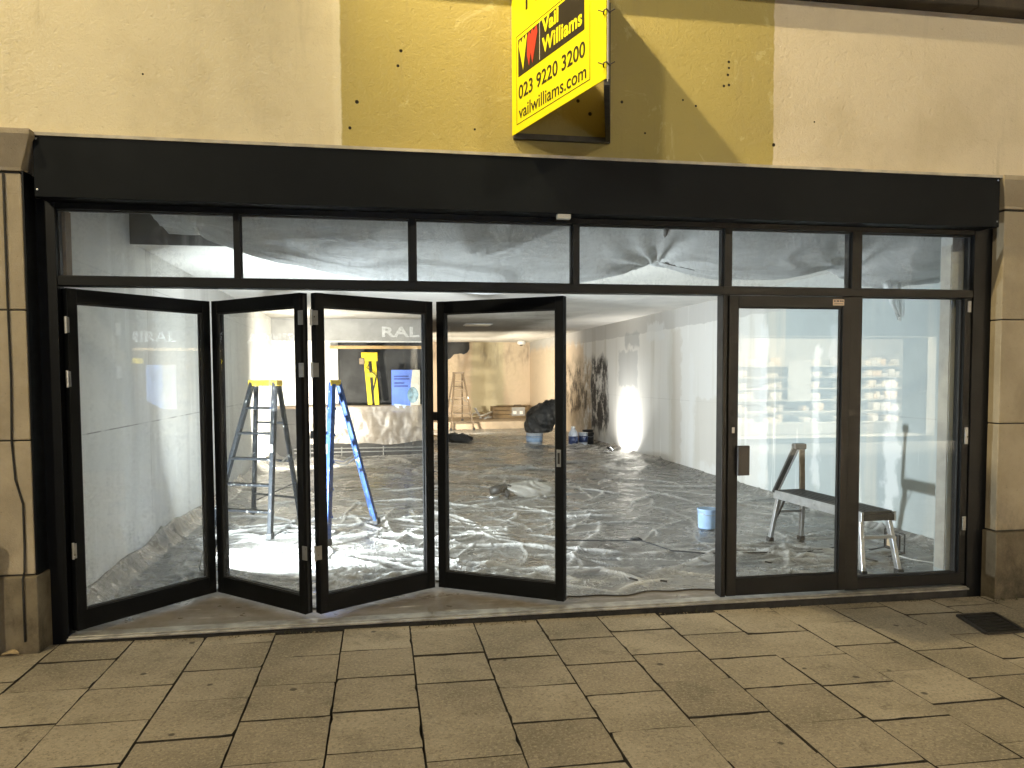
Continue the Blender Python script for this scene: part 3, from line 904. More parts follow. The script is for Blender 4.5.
# ================================================================== FOLDING DOOR LEAVES
PTS = [(.012, .04), (.688, .81), (1.408, .10), (2.24, .645), (3.08, .10)]
LAB = ['black framed folding door leaf hinged to the side post beside the stone pier',
       'black framed folding door leaf second in from the stone pier, ladder showing through it',
       'black framed folding door leaf in front of the blue stepladder and dark hatch',
       'black framed folding door leaf with the steel pull plate beside the open gap']
HALF = .03
for i in range(4):
    A_, B_ = Vector((*PTS[i], 0)), Vector((*PTS[i + 1], 0))
    L = (B_ - A_).length
    ang = math.atan2(B_.y - A_.y, B_.x - A_.x)
    t = thing('folding_door_leaf', LAB[i], 'door', A_, 'black folding door leaves')
    t.rotation_euler = (0, 0, ang)
    gs = (.0, .038, .038, .034, .006)
    a0, a1 = gs[i], L - gs[i + 1]
    z0, z1 = .028, 2.088
    st = .058

    def part(name, mb, mat, par=None, bev=.002, sm=False):
        o = mb.build(name, mat, None, bev, sm)
        o.parent = par or t
        return o
    part('stile', B(a0, a0 + st, -.03, .03, z0, z1), M_black)
    part('stile', B(a1 - st, a1, -.03, .03, z0, z1), M_black)
    part('top_rail', B(a0 + st + .0005, a1 - st - .0005, -.029, .029, 2.003, z1 - .001), M_black)
    part('bottom_rail', B(a0 + st + .0005, a1 - st - .0005, -.029, .029, z0 + .001, .145), M_black)
    be = MB()
    b0, b1 = a0 + st, a1 - st
    for s_ in (-1, 1):
        y0, y1 = sorted((.008 * s_, .02 * s_))
        be.box(b0, b1, y0, y1, .145, .153).box(b0, b1, y0, y1, 1.995, 2.003).box(b0, b0 + .008, y0, y1, .153, 1.995).box(b1 - .008, b1, y0, y1, .153, 1.995)
    part('glazing_bead', be, M_gasket, None, 0)
    part('pane', B(b0 + .001, b1 - .001, -.004, .004, .147, 2.001), M_dusty, None, 0)
    # hinges on the outward folds
    hz = (1.93, 1.60, .43)
    if i in (1, 2):
        for z_ in hz:
            q = MB()
            if i == 1:
                q.box(a1 - .012, a1 + .030, -.038, -.031, z_ - .045, z_ + .045)
            else:
                q.box(a0 - .030, a0 + .012, -.038, -.031, z_ - .045, z_ + .045)
                q.tube([(a0 - .036, -.040, z_ - .05), (a0 - .036, -.040, z_ + .05)], .008, 10)
            part('hinge', q, M_steel, None, .001)
    if i == 0:
        for z_ in (1.87, 1.55, .52):
            q = MB().tube([(a0 - .012, -.03, z_ - .05), (a0 - .012, -.03, z_ + .05)], .008, 10).box(a0 - .01, a0 + .006, -.038, -.031, z_ - .045, z_ + .045)
            part('hinge', q, M_steel, None, .001)
    if i == 3:
        h = part('pull_plate', B(a1 - .048, a1 - .018, -.036, -.030, .945, 1.06), M_steel, None, .0015)
        part('finger_recess', B(a1 - .041, a1 - .025, -.0375, -.0355, .965, 1.04), M_gasket, h, .001)
    # black edge strip rubber
    part('edge_seal', B(a1 - .001, a1 + .004, -.008, .008, z0 + .01, z1 - .01), M_gasket, None, 0)

# hinged single door
dr = thing('hinged_door', 'single bronze framed glass door with a black pull block and small sticker', 'door', (4.19, 0, .03))
dx0, dx1, dz0, dz1 = 4.19, 5.09, .030, 2.096
B(dx0, 4.259, -.012, .045, dz0, dz1).build('stile', M_bronze, dr, .003)
B(5.030, dx1, -.012, .045, dz0, dz1).build('stile', M_bronze, dr, .003)
B(4.2595, 5.0295, -.011, .044, 2.018, dz1 - .001).build('top_rail', M_bronze, dr, .003)
B(4.2595, 5.0295, -.011, .044, dz0 + .001, .152).build('bottom_rail', M_black, dr, .003)
be = MB()
be.box(4.259, 5.030, .003, .012, .152, .160).box(4.259, 5.030, .003, .012, 2.01, 2.018).box(4.259, 4.267, .003, .012, .160, 2.01).box(5.022, 5.030, .003, .012, .160, 2.01)
be.build('glazing_bead', M_gasket, dr)
B(4.261, 5.028, .013, .021, .154, 2.016).build('pane', M_glass, dr)
h = B(4.248, 4.335, -.045, -.0125, .87, 1.075).build('pull_block', M_signblk, dr, .006)
q = MB().box(4.216, 4.236, -.0155, -.0122, 1.16, 1.20)
q.build('lock_cylinder', M_steel, dr, .002)
s_ = B(4.955, 5.04, -.0135, -.0118, 2.036, 2.078).build('sticker', M_sticker, dr)
q = MB()
for xx_, w in ((4.962, .012), (4.982, .02), (5.008, .012), (5.024, .010)):
    q.box(xx_, xx_ + w, -.0142, -.0134, 2.061, 2.071)
q.box(4.965, 5.03, -.0142, -.0134, 2.045, 2.049)
o = q.build('sticker_print', M_ink)
o.parent = s_
o.matrix_parent_inverse.identity()
o.location = (0, 0, 0)

# ================================================================== AGENT'S V BOARD
sg = thing('sign_board', 'yellow V shaped letting board projecting from the ochre wall panel', 'sign', (3, -.12, 3.05))
W1, AP, W2 = Vector((2.689, -.125, 0)), Vector((3.007, -1.085, 0)), Vector((3.303, -.125, 0))
ZS0, ZS1 = 3.05, 3.93


def board(P, Q, name, mat):
    d = (Q - P).normalized()
    n = Vector((d.y, -d.x, 0))
    L = (Q - P).length
    Mx = Matrix((( d.x, 0, n.x, P.x), (d.y, 0, n.y, P.y), (0, 1, 0, 0), (0, 0, 0, 1)))
    q = MB()
    q.prism([(0, ZS0), (L, ZS0 + .012), (L, ZS1), (0, ZS1)], Mx, .006)
    o = q.build(name, mat, sg)
    return o, d, n


b1, d1, n1 = board(W1, AP, 'printed_face', M_yel)
b2, d2, n2 = board(AP, W2, 'second_face', M_board_back)
FR = (tuple(W1 + n1 * .006), tuple(d1), (0, 0, 1), tuple(n1))
MS = Matrix(((d1.x, 0, n1.x, FR[0][0]), (d1.y, 0, n1.y, FR[0][1]), (0, 1, 0, 0), (0, 0, 0, 1)))


def sp(name, poly, mat, lift):
    q = MB().prism(poly, MS @ Matrix.Translation((0, 0, lift)), .0012)
    return q.build(name, mat, sg)


sp('logo_panel', [(.085, 3.378), (.815, 3.381), (.815, 3.615), (.085, 3.60)], M_signblk, .0003)
sp('logo_heart', [(.094, 3.560), (.112, 3.592), (.128, 3.566), (.150, 3.598), (.166, 3.572), (.190, 3.600), (.196, 3.585), (.148, 3.402)], M_yeltext, .002)
sp('logo_heart', [(.203, 3.572), (.222, 3.600), (.240, 3.574), (.262, 3.604), (.280, 3.580), (.312, 3.606), (.322, 3.560), (.262, 3.402), (.240, 3.470), (.222, 3.400), (.196, 3.470)], M_red, .002)
sp('divider', [(.345, 3.39), (.349, 3.39), (.349, 3.608), (.345, 3.608)], M_board_back, .002)
lettering('lettering', 'Vail', FR, .375, .555, 3.523, 3.604, .0012, M_yeltext, sg, .034, 1.05, .002)
lettering('lettering', 'Williams', FR, .375, .795, 3.412, 3.499, .0012, M_yeltext, sg, .030, 1.05, .002)
lettering('lettering', '023 9220 3200', FR, .088, .822, 3.240, 3.325, .0012, M_signblk, sg, .012, 1, .0005)
lettering('lettering', 'vailwilliams.com', FR, .090, .832, 3.124, 3.200, .0012, M_signblk, sg, .006, 1, .0005)
lettering('lettering', 'TO LET', FR, .13, .80, 3.738, 3.88, .0012, M_signblk, sg, .012, 1, .0005)
for x0, x1, z0, z1 in ((.062, .0655, 3.098, 3.628), (.865, .8685, 3.104, 3.628), (.062, .868, 3.6245, 3.628)):
    sp('border_line', [(x0, z0), (x1, z0), (x1, z1), (x0, z1)], M_signblk, .0003)
sp('border_line', [(.0655, 3.098), (.865, 3.1035), (.865, 3.107), (.0655, 3.1015)], M_signblk, .0003)
q = MB()
for z_ in (3.045,):
    q.bar((2.69, -.135, z_), (3.30, -.135, z_), .03, .035)
q.build('wall_rail', M_sooted_steel, sg, .003)
q = MB().bar((3.298, -.13, 3.03), (3.298, -.13, 3.9), .03, .03)
q.build('wall_post', M_sooted_steel, sg, .003)
MB().bar((2.695, -.13, 3.07), (2.695, -.13, 3.9), .03, .01).build('wall_post', M_sooted_steel, sg, .003)
q = MB().bar((3.010, -1.07, 3.05), (3.298, -.14, 3.05), .03, .03)
q.build('bottom_bar', M_sooted_steel, sg, .003)
for z_ in (3.13, 3.39, 3.75):
    q = MB()
    q.tube([(3.007 + .018 * math.cos(t_), -1.085 + .018 * math.sin(t_), z_ + .01 * math.sin(t_ * 2)) for t_ in [k_ * .7 for k_ in range(9)]], .004, 6)
    q.tube([(3.02, -1.09, z_), (3.045, -1.10, z_ + .012)], .003, 5)
    q.tube([(2.99, -1.085, z_), (2.965, -1.07, z_ + .014)], .003, 5)
    q.build('cable_tie', M_signblk, sg)

# ================================================================== DUST SHEETS ON THE FLOOR
def vnoise(X, Y, seed, f0, octs=4, gain=.5):
    r = np.random.RandomState(seed)
    out = np.zeros_like(X)
    amp, f = 1.0, f0
    for o_ in range(octs):
        for j in range(5):
            th = r.uniform(0, 2 * np.pi)
            ph = r.uniform(0, 2 * np.pi)
            ff = f * r.uniform(.7, 1.4)
            out += amp / 5 * np.sin((X * np.cos(th) + Y * np.sin(th)) * ff + ph + 1.3 * np.sin((X * np.sin(th * 1.7) - Y * np.cos(th * 1.3)) * ff * .6 + ph * 2))
        amp *= gain
        f *= 2.03
    return out


def folds(X, Y, n, seed, box, amp, wid, length, heads, fold):
    r = np.random.RandomState(seed)
    H = np.zeros_like(X)
    for i in range(n):
        x, y = r.uniform(box[0], box[1]), r.uniform(box[2], box[3])
        th = heads[r.randint(len(heads))] + r.normal(0, .35)
        L = r.uniform(*length)
        cur = r.normal(0, .5)
        k = 26
        px, py = [x], [y]
        for s in range(k):
            px.append(px[-1] + L / k * np.cos(th)); py.append(py[-1] + L / k * np.sin(th))
            th += (cur + r.normal(0, 1.5)) * L / k
        px, py = np.array(px), np.array(py)
        w = r.uniform(*wid)
        a = r.uniform(*amp)
        mg = w * 4
        sel = (X > px.min() - mg) & (X < px.max() + mg) & (Y > py.min() - mg) & (Y < py.max() + mg)
        if not sel.any():
            continue
        xs_, ys_ = X[sel], Y[sel]
        best = np.full(xs_.shape, 9.0)
        tt = np.zeros(xs_.shape)
        for s in range(k):
            ax, ay, bx, by = px[s], py[s], px[s + 1], py[s + 1]
            dx, dy = bx - ax, by - ay
            u = np.clip(((xs_ - ax) * dx + (ys_ - ay) * dy) / (dx * dx + dy * dy + 1e-9), 0, 1)
            d = np.hypot(xs_ - ax - u * dx, ys_ - ay - u * dy)
            upd = d < best
            best[upd] = d[upd]
            tt[upd] = (s + u[upd]) / k
        taper = np.sin(np.pi * np.clip(tt, .02, .98)) ** .7
        hh = a * taper * np.exp(-(best / w) ** 1.15)
        H[sel] = np.maximum(H[sel], hh)
        fold[sel] = np.maximum(fold[sel], taper * np.exp(-(best / (w * .75)) ** 2) * min(1, a / .020))
    return H


def floor_sheet(name, label, x0, x1, y0, y1, step, front, spec, seed, z0=.004):
    nx, ny = int((x1 - x0) / step) + 1, int((y1 - y0) / step) + 1
    gx, gy = np.linspace(x0, x1, nx), np.linspace(0, 1, ny)
    X = np.repeat(gx[None, :], ny, 0)
    fy = np.array([front(v) for v in gx])
    Y = fy[None, :] + (y1 - fy[None, :]) * gy[:, None]
    fold = np.zeros_like(X)
    H = z0 + .003 * (1 + vnoise(X, Y, seed, 1.6, 3, .5)) + .0025 * np.abs(vnoise(X, Y, seed + 3, 14, 3, .6))
    for s in spec:
        H += folds(X, Y, *s, fold=fold)
    # turned up a little against the side walls
    fold *= np.clip((X + .12) / .14, .15, 1)
    H += .12 * np.clip((-.02 - X) / .13, 0, 1) ** 1.5 * (1 + .5 * vnoise(X * .2, Y, seed + 7, 1.7, 4, .6))
    H += .06 * np.clip((X - 6.66) / .1, 0, 1) ** 1.5
    # thin at the very front edge
    edge = np.clip((Y - fy[None, :]) / .05, 0, 1)
    H = z0 + (H - z0) * (.35 + .65 * edge)
    V = np.stack([X, Y, H], -1).reshape(-1, 3)
    idx = np.arange(nx * ny).reshape(ny, nx)
    F = np.stack([idx[:-1, :-1], idx[:-1, 1:], idx[1:, 1:], idx[1:, :-1]], -1).reshape(-1, 4)
    me = bpy.data.meshes.new(name)
    me.from_pydata(V.tolist(), [], F.tolist())
    at = me.attributes.new('fold', 'FLOAT', 'POINT')
    at.data.foreach_set('value', fold.ravel())
    o = link(name, me, M_sheet, None, 0, True)
    return tag(o, label, 'dust sheet', 'polythene dust sheets')


def front_edge(x):
    w = .03 * math.sin(x * 7) + .02 * math.sin(x * 17 + 1)
    P = [(-.2, .28), (.0, .30), (.70, 1.0), (1.40, .34), (2.24, .86), (3.08, .32), (3.6, .26), (4.2, .30), (7, .34)]
    for (a0, b0), (a1, b1) in zip(P, P[1:]):
        if x <= a1:
            return b0 + (b1 - b0) * (x - a0) / (a1 - a0) + w
    return .34


big = [0.0, .35, -.6, -.9, 2.6, 2.2, 1.1, 1.5, .8]
floor_sheet('dust_sheet', 'crumpled clear polythene dust sheet covering the floor just behind the doors', -.165, 6.765, .3, 6.3, .016, front_edge,
            [(70, 11, (-.1, 6.7, .4, 6.2), (.018, .038), (.016, .034), (.6, 2.4), big),
             (70, 12, (-.1, 3.4, .4, 3.2), (.015, .042), (.016, .038), (.3, 1.2), [.1, .5, 2.6, -.3]),
             (150, 15, (-.1, 6.7, .4, 6.2), (.012, .024), (.009, .016), (.4, 2.2), big),
             (50, 13, (-.1, 6.7, .4, 6.2), (.006, .014), (.010, .02), (.15, .6), [0, .4, 1.0, -.6, 2.2]),
             (16, 14, (2.8, 6.5, .5, 1.5), (.02, .04), (.03, .055), (.5, 1.3), [0, -.2, 2.9])], 5)
floor_sheet('dust_sheet', 'dustier crumpled polythene sheet covering the middle of the shop floor as far as the step', -.165, 6.765, 6.1, 17.5, .05,
            lambda x: 6.1 + .1 * math.sin(x * 3),
            [(60, 21, (-.1, 6.7, 6.2, 15), (.02, .05), (.05, .09), (1, 3), big),
             (50, 22, (-.1, 6.7, 6.2, 15), (.03, .07), (.05, .08), (.5, 1.5), [0, .6, -.6, 2.4])], 6, .012)

# ================================================================== POLYTHENE PINNED UP UNDER THE CEILING
nu, nv = 300, 70
U = np.linspace(.15, 6.7, nu)
hem_x = [-.2, .15, .82, 1.5, 1.97, 2.7, 3.55, 4.05, 4.55, 5.2, 5.65, 6.1, 6.8]
hem_z = [2.9, 2.85, 2.52, 2.38, 2.28, 2.20, 2.32, 2.50, 2.37, 2.36, 2.50, 2.32, 2.40]
V_ = np.linspace(0, 1, nv)
UU, VV = np.meshgrid(U, V_)
hz_ = np.interp(UU, hem_x, hem_z)
hz_ = np.apply_along_axis(lambda r_: np.convolve(np.pad(r_, 8, 'edge'), np.hanning(17) / np.hanning(17).sum(), 'valid'), 1, hz_)
Ymid = .25 + 1.62 * VV
zbase = 2.60 * (1 - VV) + 2.74 * VV
s_ = np.sin(np.pi * VV) ** .9
Z = zbase * (1 - s_) + hz_ * s_
fold = np.zeros_like(UU)
for px, py, amp_ in ((4.05, .5, .034), (5.78, .55, .03), (2.0, 1.2, .022), (.5, .4, .03)):
    dx, dy = UU - px, (VV - py) * 1.62
    rr_ = np.hypot(dx, dy)
    an = np.arctan2(dy, dx)
    wv = np.abs(np.sin(an * 7 + 1.5 * np.sin(an * 3))) ** 2.5
    fo = np.exp(-(rr_ / .75) ** 2) * (1 - np.exp(-(rr_ / .06) ** 2))
    Z -= amp_ * wv * fo
    fold = np.maximum(fold, wv * fo * .9)
lon = vnoise(UU * .35, VV * 2.4, 31, 3.5, 4, .6)
rdg = np.clip(1 - np.abs(vnoise(UU * .30 + VV * .25, VV * 1.5, 33, 4.2, 3, .55)) * 5, 0, 1) ** 1.6
Z += (.016 * lon - .030 * rdg) * s_
fold = np.maximum(fold, np.clip(lon * 1.3 - .25, 0, 1) * .4)
fold = np.maximum(fold, rdg * .8)
me = bpy.data.meshes.new('ceiling_sheet')
idx = np.arange(nu * nv).reshape(nv, nu)
me.from_pydata(np.stack([UU, Ymid, Z], -1).reshape(-1, 3).tolist(), [], np.stack([idx[:-1, :-1], idx[:-1, 1:], idx[1:, 1:], idx[1:, :-1]], -1).reshape(-1, 4).tolist())
me.attributes.new('fold', 'FLOAT', 'POINT').data.foreach_set('value', fold.ravel())
cs = thing('ceiling_sheet', 'milky polythene sheet sagging under the ceiling behind the transom lights', 'plastic sheet', (3.3, .9, 2.4))
link('film', me, M_film, cs, 0, True)
M_tape = simple('dark_tape', (.10, .09, .08), .6)
q = MB().tube([(3.85, .28, 2.585), (3.95, .62, 2.525), (4.05, 1.0, 2.475)], [.020, .014, .02], 8)
q.tube([(4.05, 1.0, 2.475), (3.93, 1.0, 2.440), (3.66, .98, 2.385)], [.010, .006, .002], 6)
q.tube([(4.05, 1.0, 2.475), (4.16, 1.0, 2.445), (4.36, .98, 2.40)], [.010, .006, .002], 6)
q.build('tie_strap', M_tape, cs, 0, True)
q = MB().tube([(5.82, .8, 2.68), (5.80, .95, 2.60), (5.79, 1.05, 2.52)], [.03, .02, .012], 8)
q.build('tie_strap', M_tape, cs, 0, True)
# loose hanging tail of film at the far end
nt, ns = 26, 9
vs = []
for i in range(nt):
    u = i / (nt - 1)
    w = .10 * (1 - u) ** .6 + .012
    for j in range(ns):
        a_ = (j / (ns - 1) - .5) * 2
        vs.append((6.06 + .12 * u + a_ * w, .95 + .05 * math.sin(a_ * 7 + u * 4) * (1 - u * .5), 2.50 - .50 * u + .04 * abs(a_)))
me = bpy.data.meshes.new('hanging_tail')
me.from_pydata(vs, [], [(i * ns + j, i * ns + j + 1, (i + 1) * ns + j + 1, (i + 1) * ns + j) for i in range(nt - 1) for j in range(ns - 1)])
me.attributes.new('fold', 'FLOAT', 'POINT').data.foreach_set('value', [.3] * len(vs))
link('hanging_tail', me, make_film('thin_polythene', 0.30, (0.80, 0.81, 0.80)), cs, 0, True)


# polythene over the counter
def drape(name, label, x0, x1, ytop, z1, z0, yback, mat, seed):
    nu, nv = 90, 50
    uu, vv = np.meshgrid(np.linspace(0, 1, nu), np.linspace(0, 1, nv))
    X = x0 + (x1 - x0) * uu
    top = vv < .25
    t_ = np.clip((vv - .25) / .75, 0, 1)
    Y = np.where(top, yback + (ytop - yback) * vv / .25, ytop)
    bot = z0 + .10 * vnoise(X, X * 0, seed, 2.2, 3)
    Zz = np.where(top, z1, z1 + (bot - z1) * t_)
    w = vnoise(X, Zz * .7, seed + 1, 5, 4, .6)
    Y = Y - (.03 + .05 * np.abs(w)) * np.where(top, .1, .3 + .7 * t_)
    Zz = Zz + .015 * vnoise(X, Y, seed + 2, 6, 3) + .012
    me = bpy.data.meshes.new(name)
    idx = np.arange(nu * nv).reshape(nv, nu)
    me.from_pydata(np.stack([X, Y, Zz], -1).reshape(-1, 3).tolist(), [], np.stack([idx[:-1, :-1], idx[:-1, 1:], idx[1:, 1:], idx[1:, :-1]], -1).reshape(-1, 4).tolist())
    me.attributes.new('fold', 'FLOAT', 'POINT').data.foreach_set('value', np.clip(np.abs(w) * 1.2 - .3, 0, 1).ravel())
    return tag(link(name, me, mat, None, 0, True), label, 'plastic sheet')


drape('counter_cover', 'brownish polythene draped over the counter under the dark hatch', .35, 2.70, 10.27, 1.0, .26, 10.5, M_cover, 41)

# ================================================================== WORK LIGHTS
M_lens = emit('lamp_lens', (.9, .96, 1.0), 40)
M_lensw = emit('lamp_lens_warm', (1.0, .86, .66), 40)
M_house = simple('lamp_housing', (.03, .03, .03), .5)
M_ylw = simple('yellow_frame', (.75, .45, .02), .45)


def flood(loc, aim, power, colr, lens, label, w=.14, h=.10, size=.12, spread=170, zc=None):
    """LED work light on a tubular floor stand, its light carried by its own lens"""
    loc, aim = Vector(loc), Vector(aim)
    d = (aim - loc).normalized()
    t = thing('work_light', label, 'work light', (loc.x, loc.y, 0), 'LED work lights')
    rot = d.to_track_quat('-Z', 'Y').to_matrix().to_4x4()
    Mx = Matrix.Translation(loc) @ rot
    MB().box(-w / 2, w / 2, -h / 2, h / 2, .002, .035, Mx).build('housing', M_house, t, .004)
    MB().box(-w / 2 + .008, w / 2 - .008, -h / 2 + .008, h / 2 - .008, -.001, .001, Mx).build('lens', lens, t)
    q = MB()
    yaw_ = math.atan2(d.y, d.x)
    c_, s2 = math.cos(yaw_), math.sin(yaw_)
    z0 = .035

    def W(a, b, z):
        return (loc.x + a * c_ - b * s2, loc.y + a * s2 + b * c_, z)
    hw = w / 2 + .015
    for sd in (-1, 1):
        q.tube([W(.06, sd * hw, z0), W(-.08, sd * hw, z0), W(-.085, sd * hw, z0 + .02), W(-.03, sd * hw, max(loc.z, z0 + .03)), W(-.01, sd * hw, max(loc.z, z0 + .03) + .005)], .007, 8)
    q.tube([W(.06, -hw, z0), W(.06, hw, z0)], .007, 8)
    q.tube([W(-.08, -hw, z0), W(-.08, hw, z0)], .007, 8)
    q.build('stand', M_ylw if lens is M_lensw else M_steel, t, 0, True)
    ld = bpy.data.lights.new('work_lamp', 'AREA')
    ld.shape, ld.size, ld.size_y = 'RECTANGLE', size, size * .75
    ld.energy, ld.color = power, colr
    ld.spread = R(spread)
    lo = bpy.data.objects.new('lamp', ld)
    col.objects.link(lo)
    lo.parent = t
    lo.matrix_local = Matrix.Translation(-Vector(t.location)) @ Matrix.Translation(loc + d * .006) @ rot
    return t


flood((.545, 1.42, .24), (2.6, 3.3, 1.02), L_FRONT, COOL, M_lens, 'work light on a floor stand behind the first folding doors by glaring sheet', size=.18, spread=146)
flood((.80, 8.0, .62), (.05, 10.0, 1.0), L_LEFT, (1, .93, .80), M_lens, 'work light shining at the side wall behind the black topped ladder', .18, .13)
flood((3.28, 14.9, .55), (5.2, 18.6, 2.5), L_BACK, (1, .90, .74), M_lensw, 'work light glinting between the folding doors, aimed at the tan end wall', .34, .24, .32, 150)
flood((6.38, 9.9, .11), (6.85, 9.95, .55), L_RIGHT, (1, .98, .92), M_lens, 'work light on the floor glaring up the pale side wall', spread=140)

# small unlit lamp with wire guard under the platform
wk = thing('inspection_lamp', 'small unlit wire framed lamp with a cream lens beside the platform leg', 'work light', (6.15, .98, 0))
q = MB()
for y_ in (.86, 1.12):
    q.tube([(6.20, y_, .04), (6.20, y_, .20), (6.19, y_ + (.02 if y_ < 1 else -.02), .215)], .006, 8)
q.tube([(6.20, .86, .205), (6.20, 1.12, .205)], .006, 8)
q.tube([(6.20, .86, .045), (6.20, 1.12, .045)], .006, 8)
for y_ in (.86, 1.12):
    q.tube([(6.20, y_, .045), (6.06, y_, .025), (6.05, y_, .03)], .006, 8)
q.build('wire_frame', M_house, wk, 0, True)
B(6.175, 6.195, .90, 1.08, .06, .19).build('housing', M_house, wk, .004)
B(6.170, 6.176, .93, 1.05, .075, .175).build('lens', simple('cream_lens', (.70, .52, .33), .4), wk, .002)
cv = MB()
cv.tube([(6.16, .92, .03), (6.05, .78, .06), (6.12, .66, .045), (6.26, .58, .03), (6.33, .50, .02)], .005, 6)
tag(cv.build('cable', simple('white_flex', (.72, .72, .70), .5), None, 0, True), 'short white flex curling from the wire framed lamp', 'cable')

# ================================================================== LADDERS
def splashed(name, c, rough):
    k = NT(name)
    x = k.mix(k.rng(k.noise(10, 5), 0.3, 0.7), tuple(v * .6 for v in c), c)
    x = k.mix(k.rng(k.noise(34, 4, 0.6), 0.62, 0.68, 0, 0.6), x, (0.45, 0.45, 0.42))
    x = k.mix(k.rng(k.noise(5, 6, 0.7, k.scale((1, 1, 0.4))), 0.62, 0.74, 0, 0.2), x, (0.30, 0.29, 0.27))
    return k.done(k.pbr(x, rough, 0, k.bump(k.noise(60), 0.1, 0.003), 0.2))


M_fibre = splashed('dark_fibreglass', (.008, .010, .013), .65)
M_blue = splashed('blue_fibreglass', (.028, .065, .20), .5)
M_top = simple('yellow_cap', (.62, .40, .02), .5, 0, .3, 20)
M_label = simple('black_label', (.03, .03, .02), .5)
M_tanalu = simple('dull_aluminium', (.28, .21, .13), .5, .4, .3, 20)


def stepladder(label, fl, fr_, rl, rr_, top, m_st, m_rung, m_cap, nr, topw=.30, st=(.036, .085), nb=3, cap_d=.2):
    """fl, fr_, rl, rr_: feet; top: centre of the cap. Tapered A-frame with treads"""
    fl, fr_, rl, rr_, top = [Vector(v) for v in (fl, fr_, rl, rr_, top)]
    t = thing('stepladder', label, 'ladder', (fl + fr_ + rl + rr_) / 4, 'stepladders')
    ax = (fr_ - fl).normalized()
    dep = ((fl + fr_) / 2 - (rl + rr_) / 2).normalized()
    tl = top - ax * topw / 2 + dep * cap_d * .3
    tr = top + ax * topw / 2 + dep * cap_d * .3
    bl = top - ax * topw / 2 - dep * cap_d * .3
    br = top + ax * topw / 2 - dep * cap_d * .3
    for a, b in ((fl, tl), (fr_, tr)):
        MB().bar(a, b, st[0], st[1], dep).build('front_stile', m_st, t, .004)
    for a, b in ((rl, bl), (rr_, br)):
        MB().bar(a, b, st[0], st[1] * .7, dep).build('rear_stile', m_st, t, .004)
    for i in range(nr):
        f = (i + 1) / (nr + 1)
        a, b = fl.lerp(tl, f), fr_.lerp(tr, f)
        MB().bar(a, b, .085, .022, (0, 0, 1)).build('tread', m_rung, t, .003)
    for i in range(nb):
        f = (i + .6) / (nb + .6)
        MB().bar(rl.lerp(bl, f), rr_.lerp(br, f), .03, .02, (0, 0, 1)).build('rear_brace', m_rung, t, .002)
    MB().bar(rl.lerp(bl, .10), rr_.lerp(br, .28), .02, .008).build('rear_brace', m_rung, t, .002)
    for f_, b_, ff in ((fl, rl, tl), (fr_, rr_, tr)):
        k1 = f_.lerp(tl if f_ is fl else tr, .5)
        k2 = b_.lerp(bl if b_ is rl else br, .5)
        mid = (k1 + k2) / 2 + Vector((0, 0, -.06))
        MB().bar(k1, mid, .016, .006).bar(mid, k2, .016, .006).build('spreader', M_alu, t)
    Mx = Matrix.Translation(top) @ Matrix(((ax.x, dep.x, 0, 0), (ax.y, dep.y, 0, 0), (0, 0, 1, 0), (0, 0, 0, 1)))
    mid_ = fr_.lerp(tr, .55)
    MB().bar(mid_ + dep * (st[1] / 2 + .0015) - Vector((0, 0, .09)), mid_ + dep * (st[1] / 2 + .0015) + Vector((0, 0, .07)), st[0] * .8, .002, dep).build('sticker', M_plate, t)
    c = MB().box(-topw / 2 - .035, topw / 2 + .035, -cap_d / 2, cap_d / 2, -.03, .028, Mx).build('top_cap', m_cap, t, .008)
    for v in (fl, fr_, rl, rr_):
        MB().bar(v, v + Vector((0, 0, .06)), st[0] + .017, st[1] + .01, dep).build('rubber_foot', M_gasket, t, .004)
    return t


stepladder('dark fibreglass stepladder with yellow cap seen through the second folding door', (.20, 2.92, .02), (.80, 2.62, .02), (.42, 4.10, .02), (.98, 3.62, .02),
           (.72, 3.10, 1.50), M_fibre, M_fibre, M_top, 5, .26)
stepladder('blue fibreglass stepladder with yellow cap in front of the dark hatch', (1.36, 2.20, .02), (1.31, 2.66, .02), (1.80, 3.18, .02), (1.76, 3.55, .02),
           (1.42, 2.78, 1.50), M_blue, M_blue, M_top, 5, .18, (.034, .075))
M_brn = simple('brown_metal', (.12, .085, .05), .5, .2, .3, 20)
stepladder('slim brown stepladder standing by the tan end wall', (3.84, 17.1, .02), (4.50, 17.1, .02), (3.75, 17.9, .24), (4.25, 17.9, .24),
           (4.10, 17.5, 1.66), M_brn, M_brn, M_brn, 6, .24, (.04, .06), 3, .14)

# folded yellow steps leaning in the dark hatch
fy = thing('folded_steps', 'narrow yellow folded steps leaning in the dark hatch', 'ladder', (1.7, 10.1, 0))
q = MB()
M_yl2 = simple('yellow_plastic', (.80, .62, .01), .45, 0, .25, 8)
for a, b in (((1.66, 10.16, 1.02), (1.58, 10.28, 1.98)), ((1.79, 10.16, 1.02), (1.73, 10.28, 1.98))):
    MB().bar(a, b, .085, .05, (0, 1, 0)).build('stile', M_yl2, fy, .006)
B(1.50, 1.81, 10.22, 10.33, 1.86, 2.03).build('top_step', M_yl2, fy, .012)
B(1.60, 1.78, 10.19, 10.24, 1.55, 1.64).build('step', M_yl2, fy, .008)
MB().tube([(1.68, 10.18, 1.84), (1.60, 10.16, 1.74), (1.78, 10.15, 1.58), (1.72, 10.16, 1.3)], .012, 6).build('strap', M_gasket, fy)
MB().box(1.46, 1.56, 10.2, 10.28, 1.80, 1.92).build('bracket', M_tanalu, fy, .01)

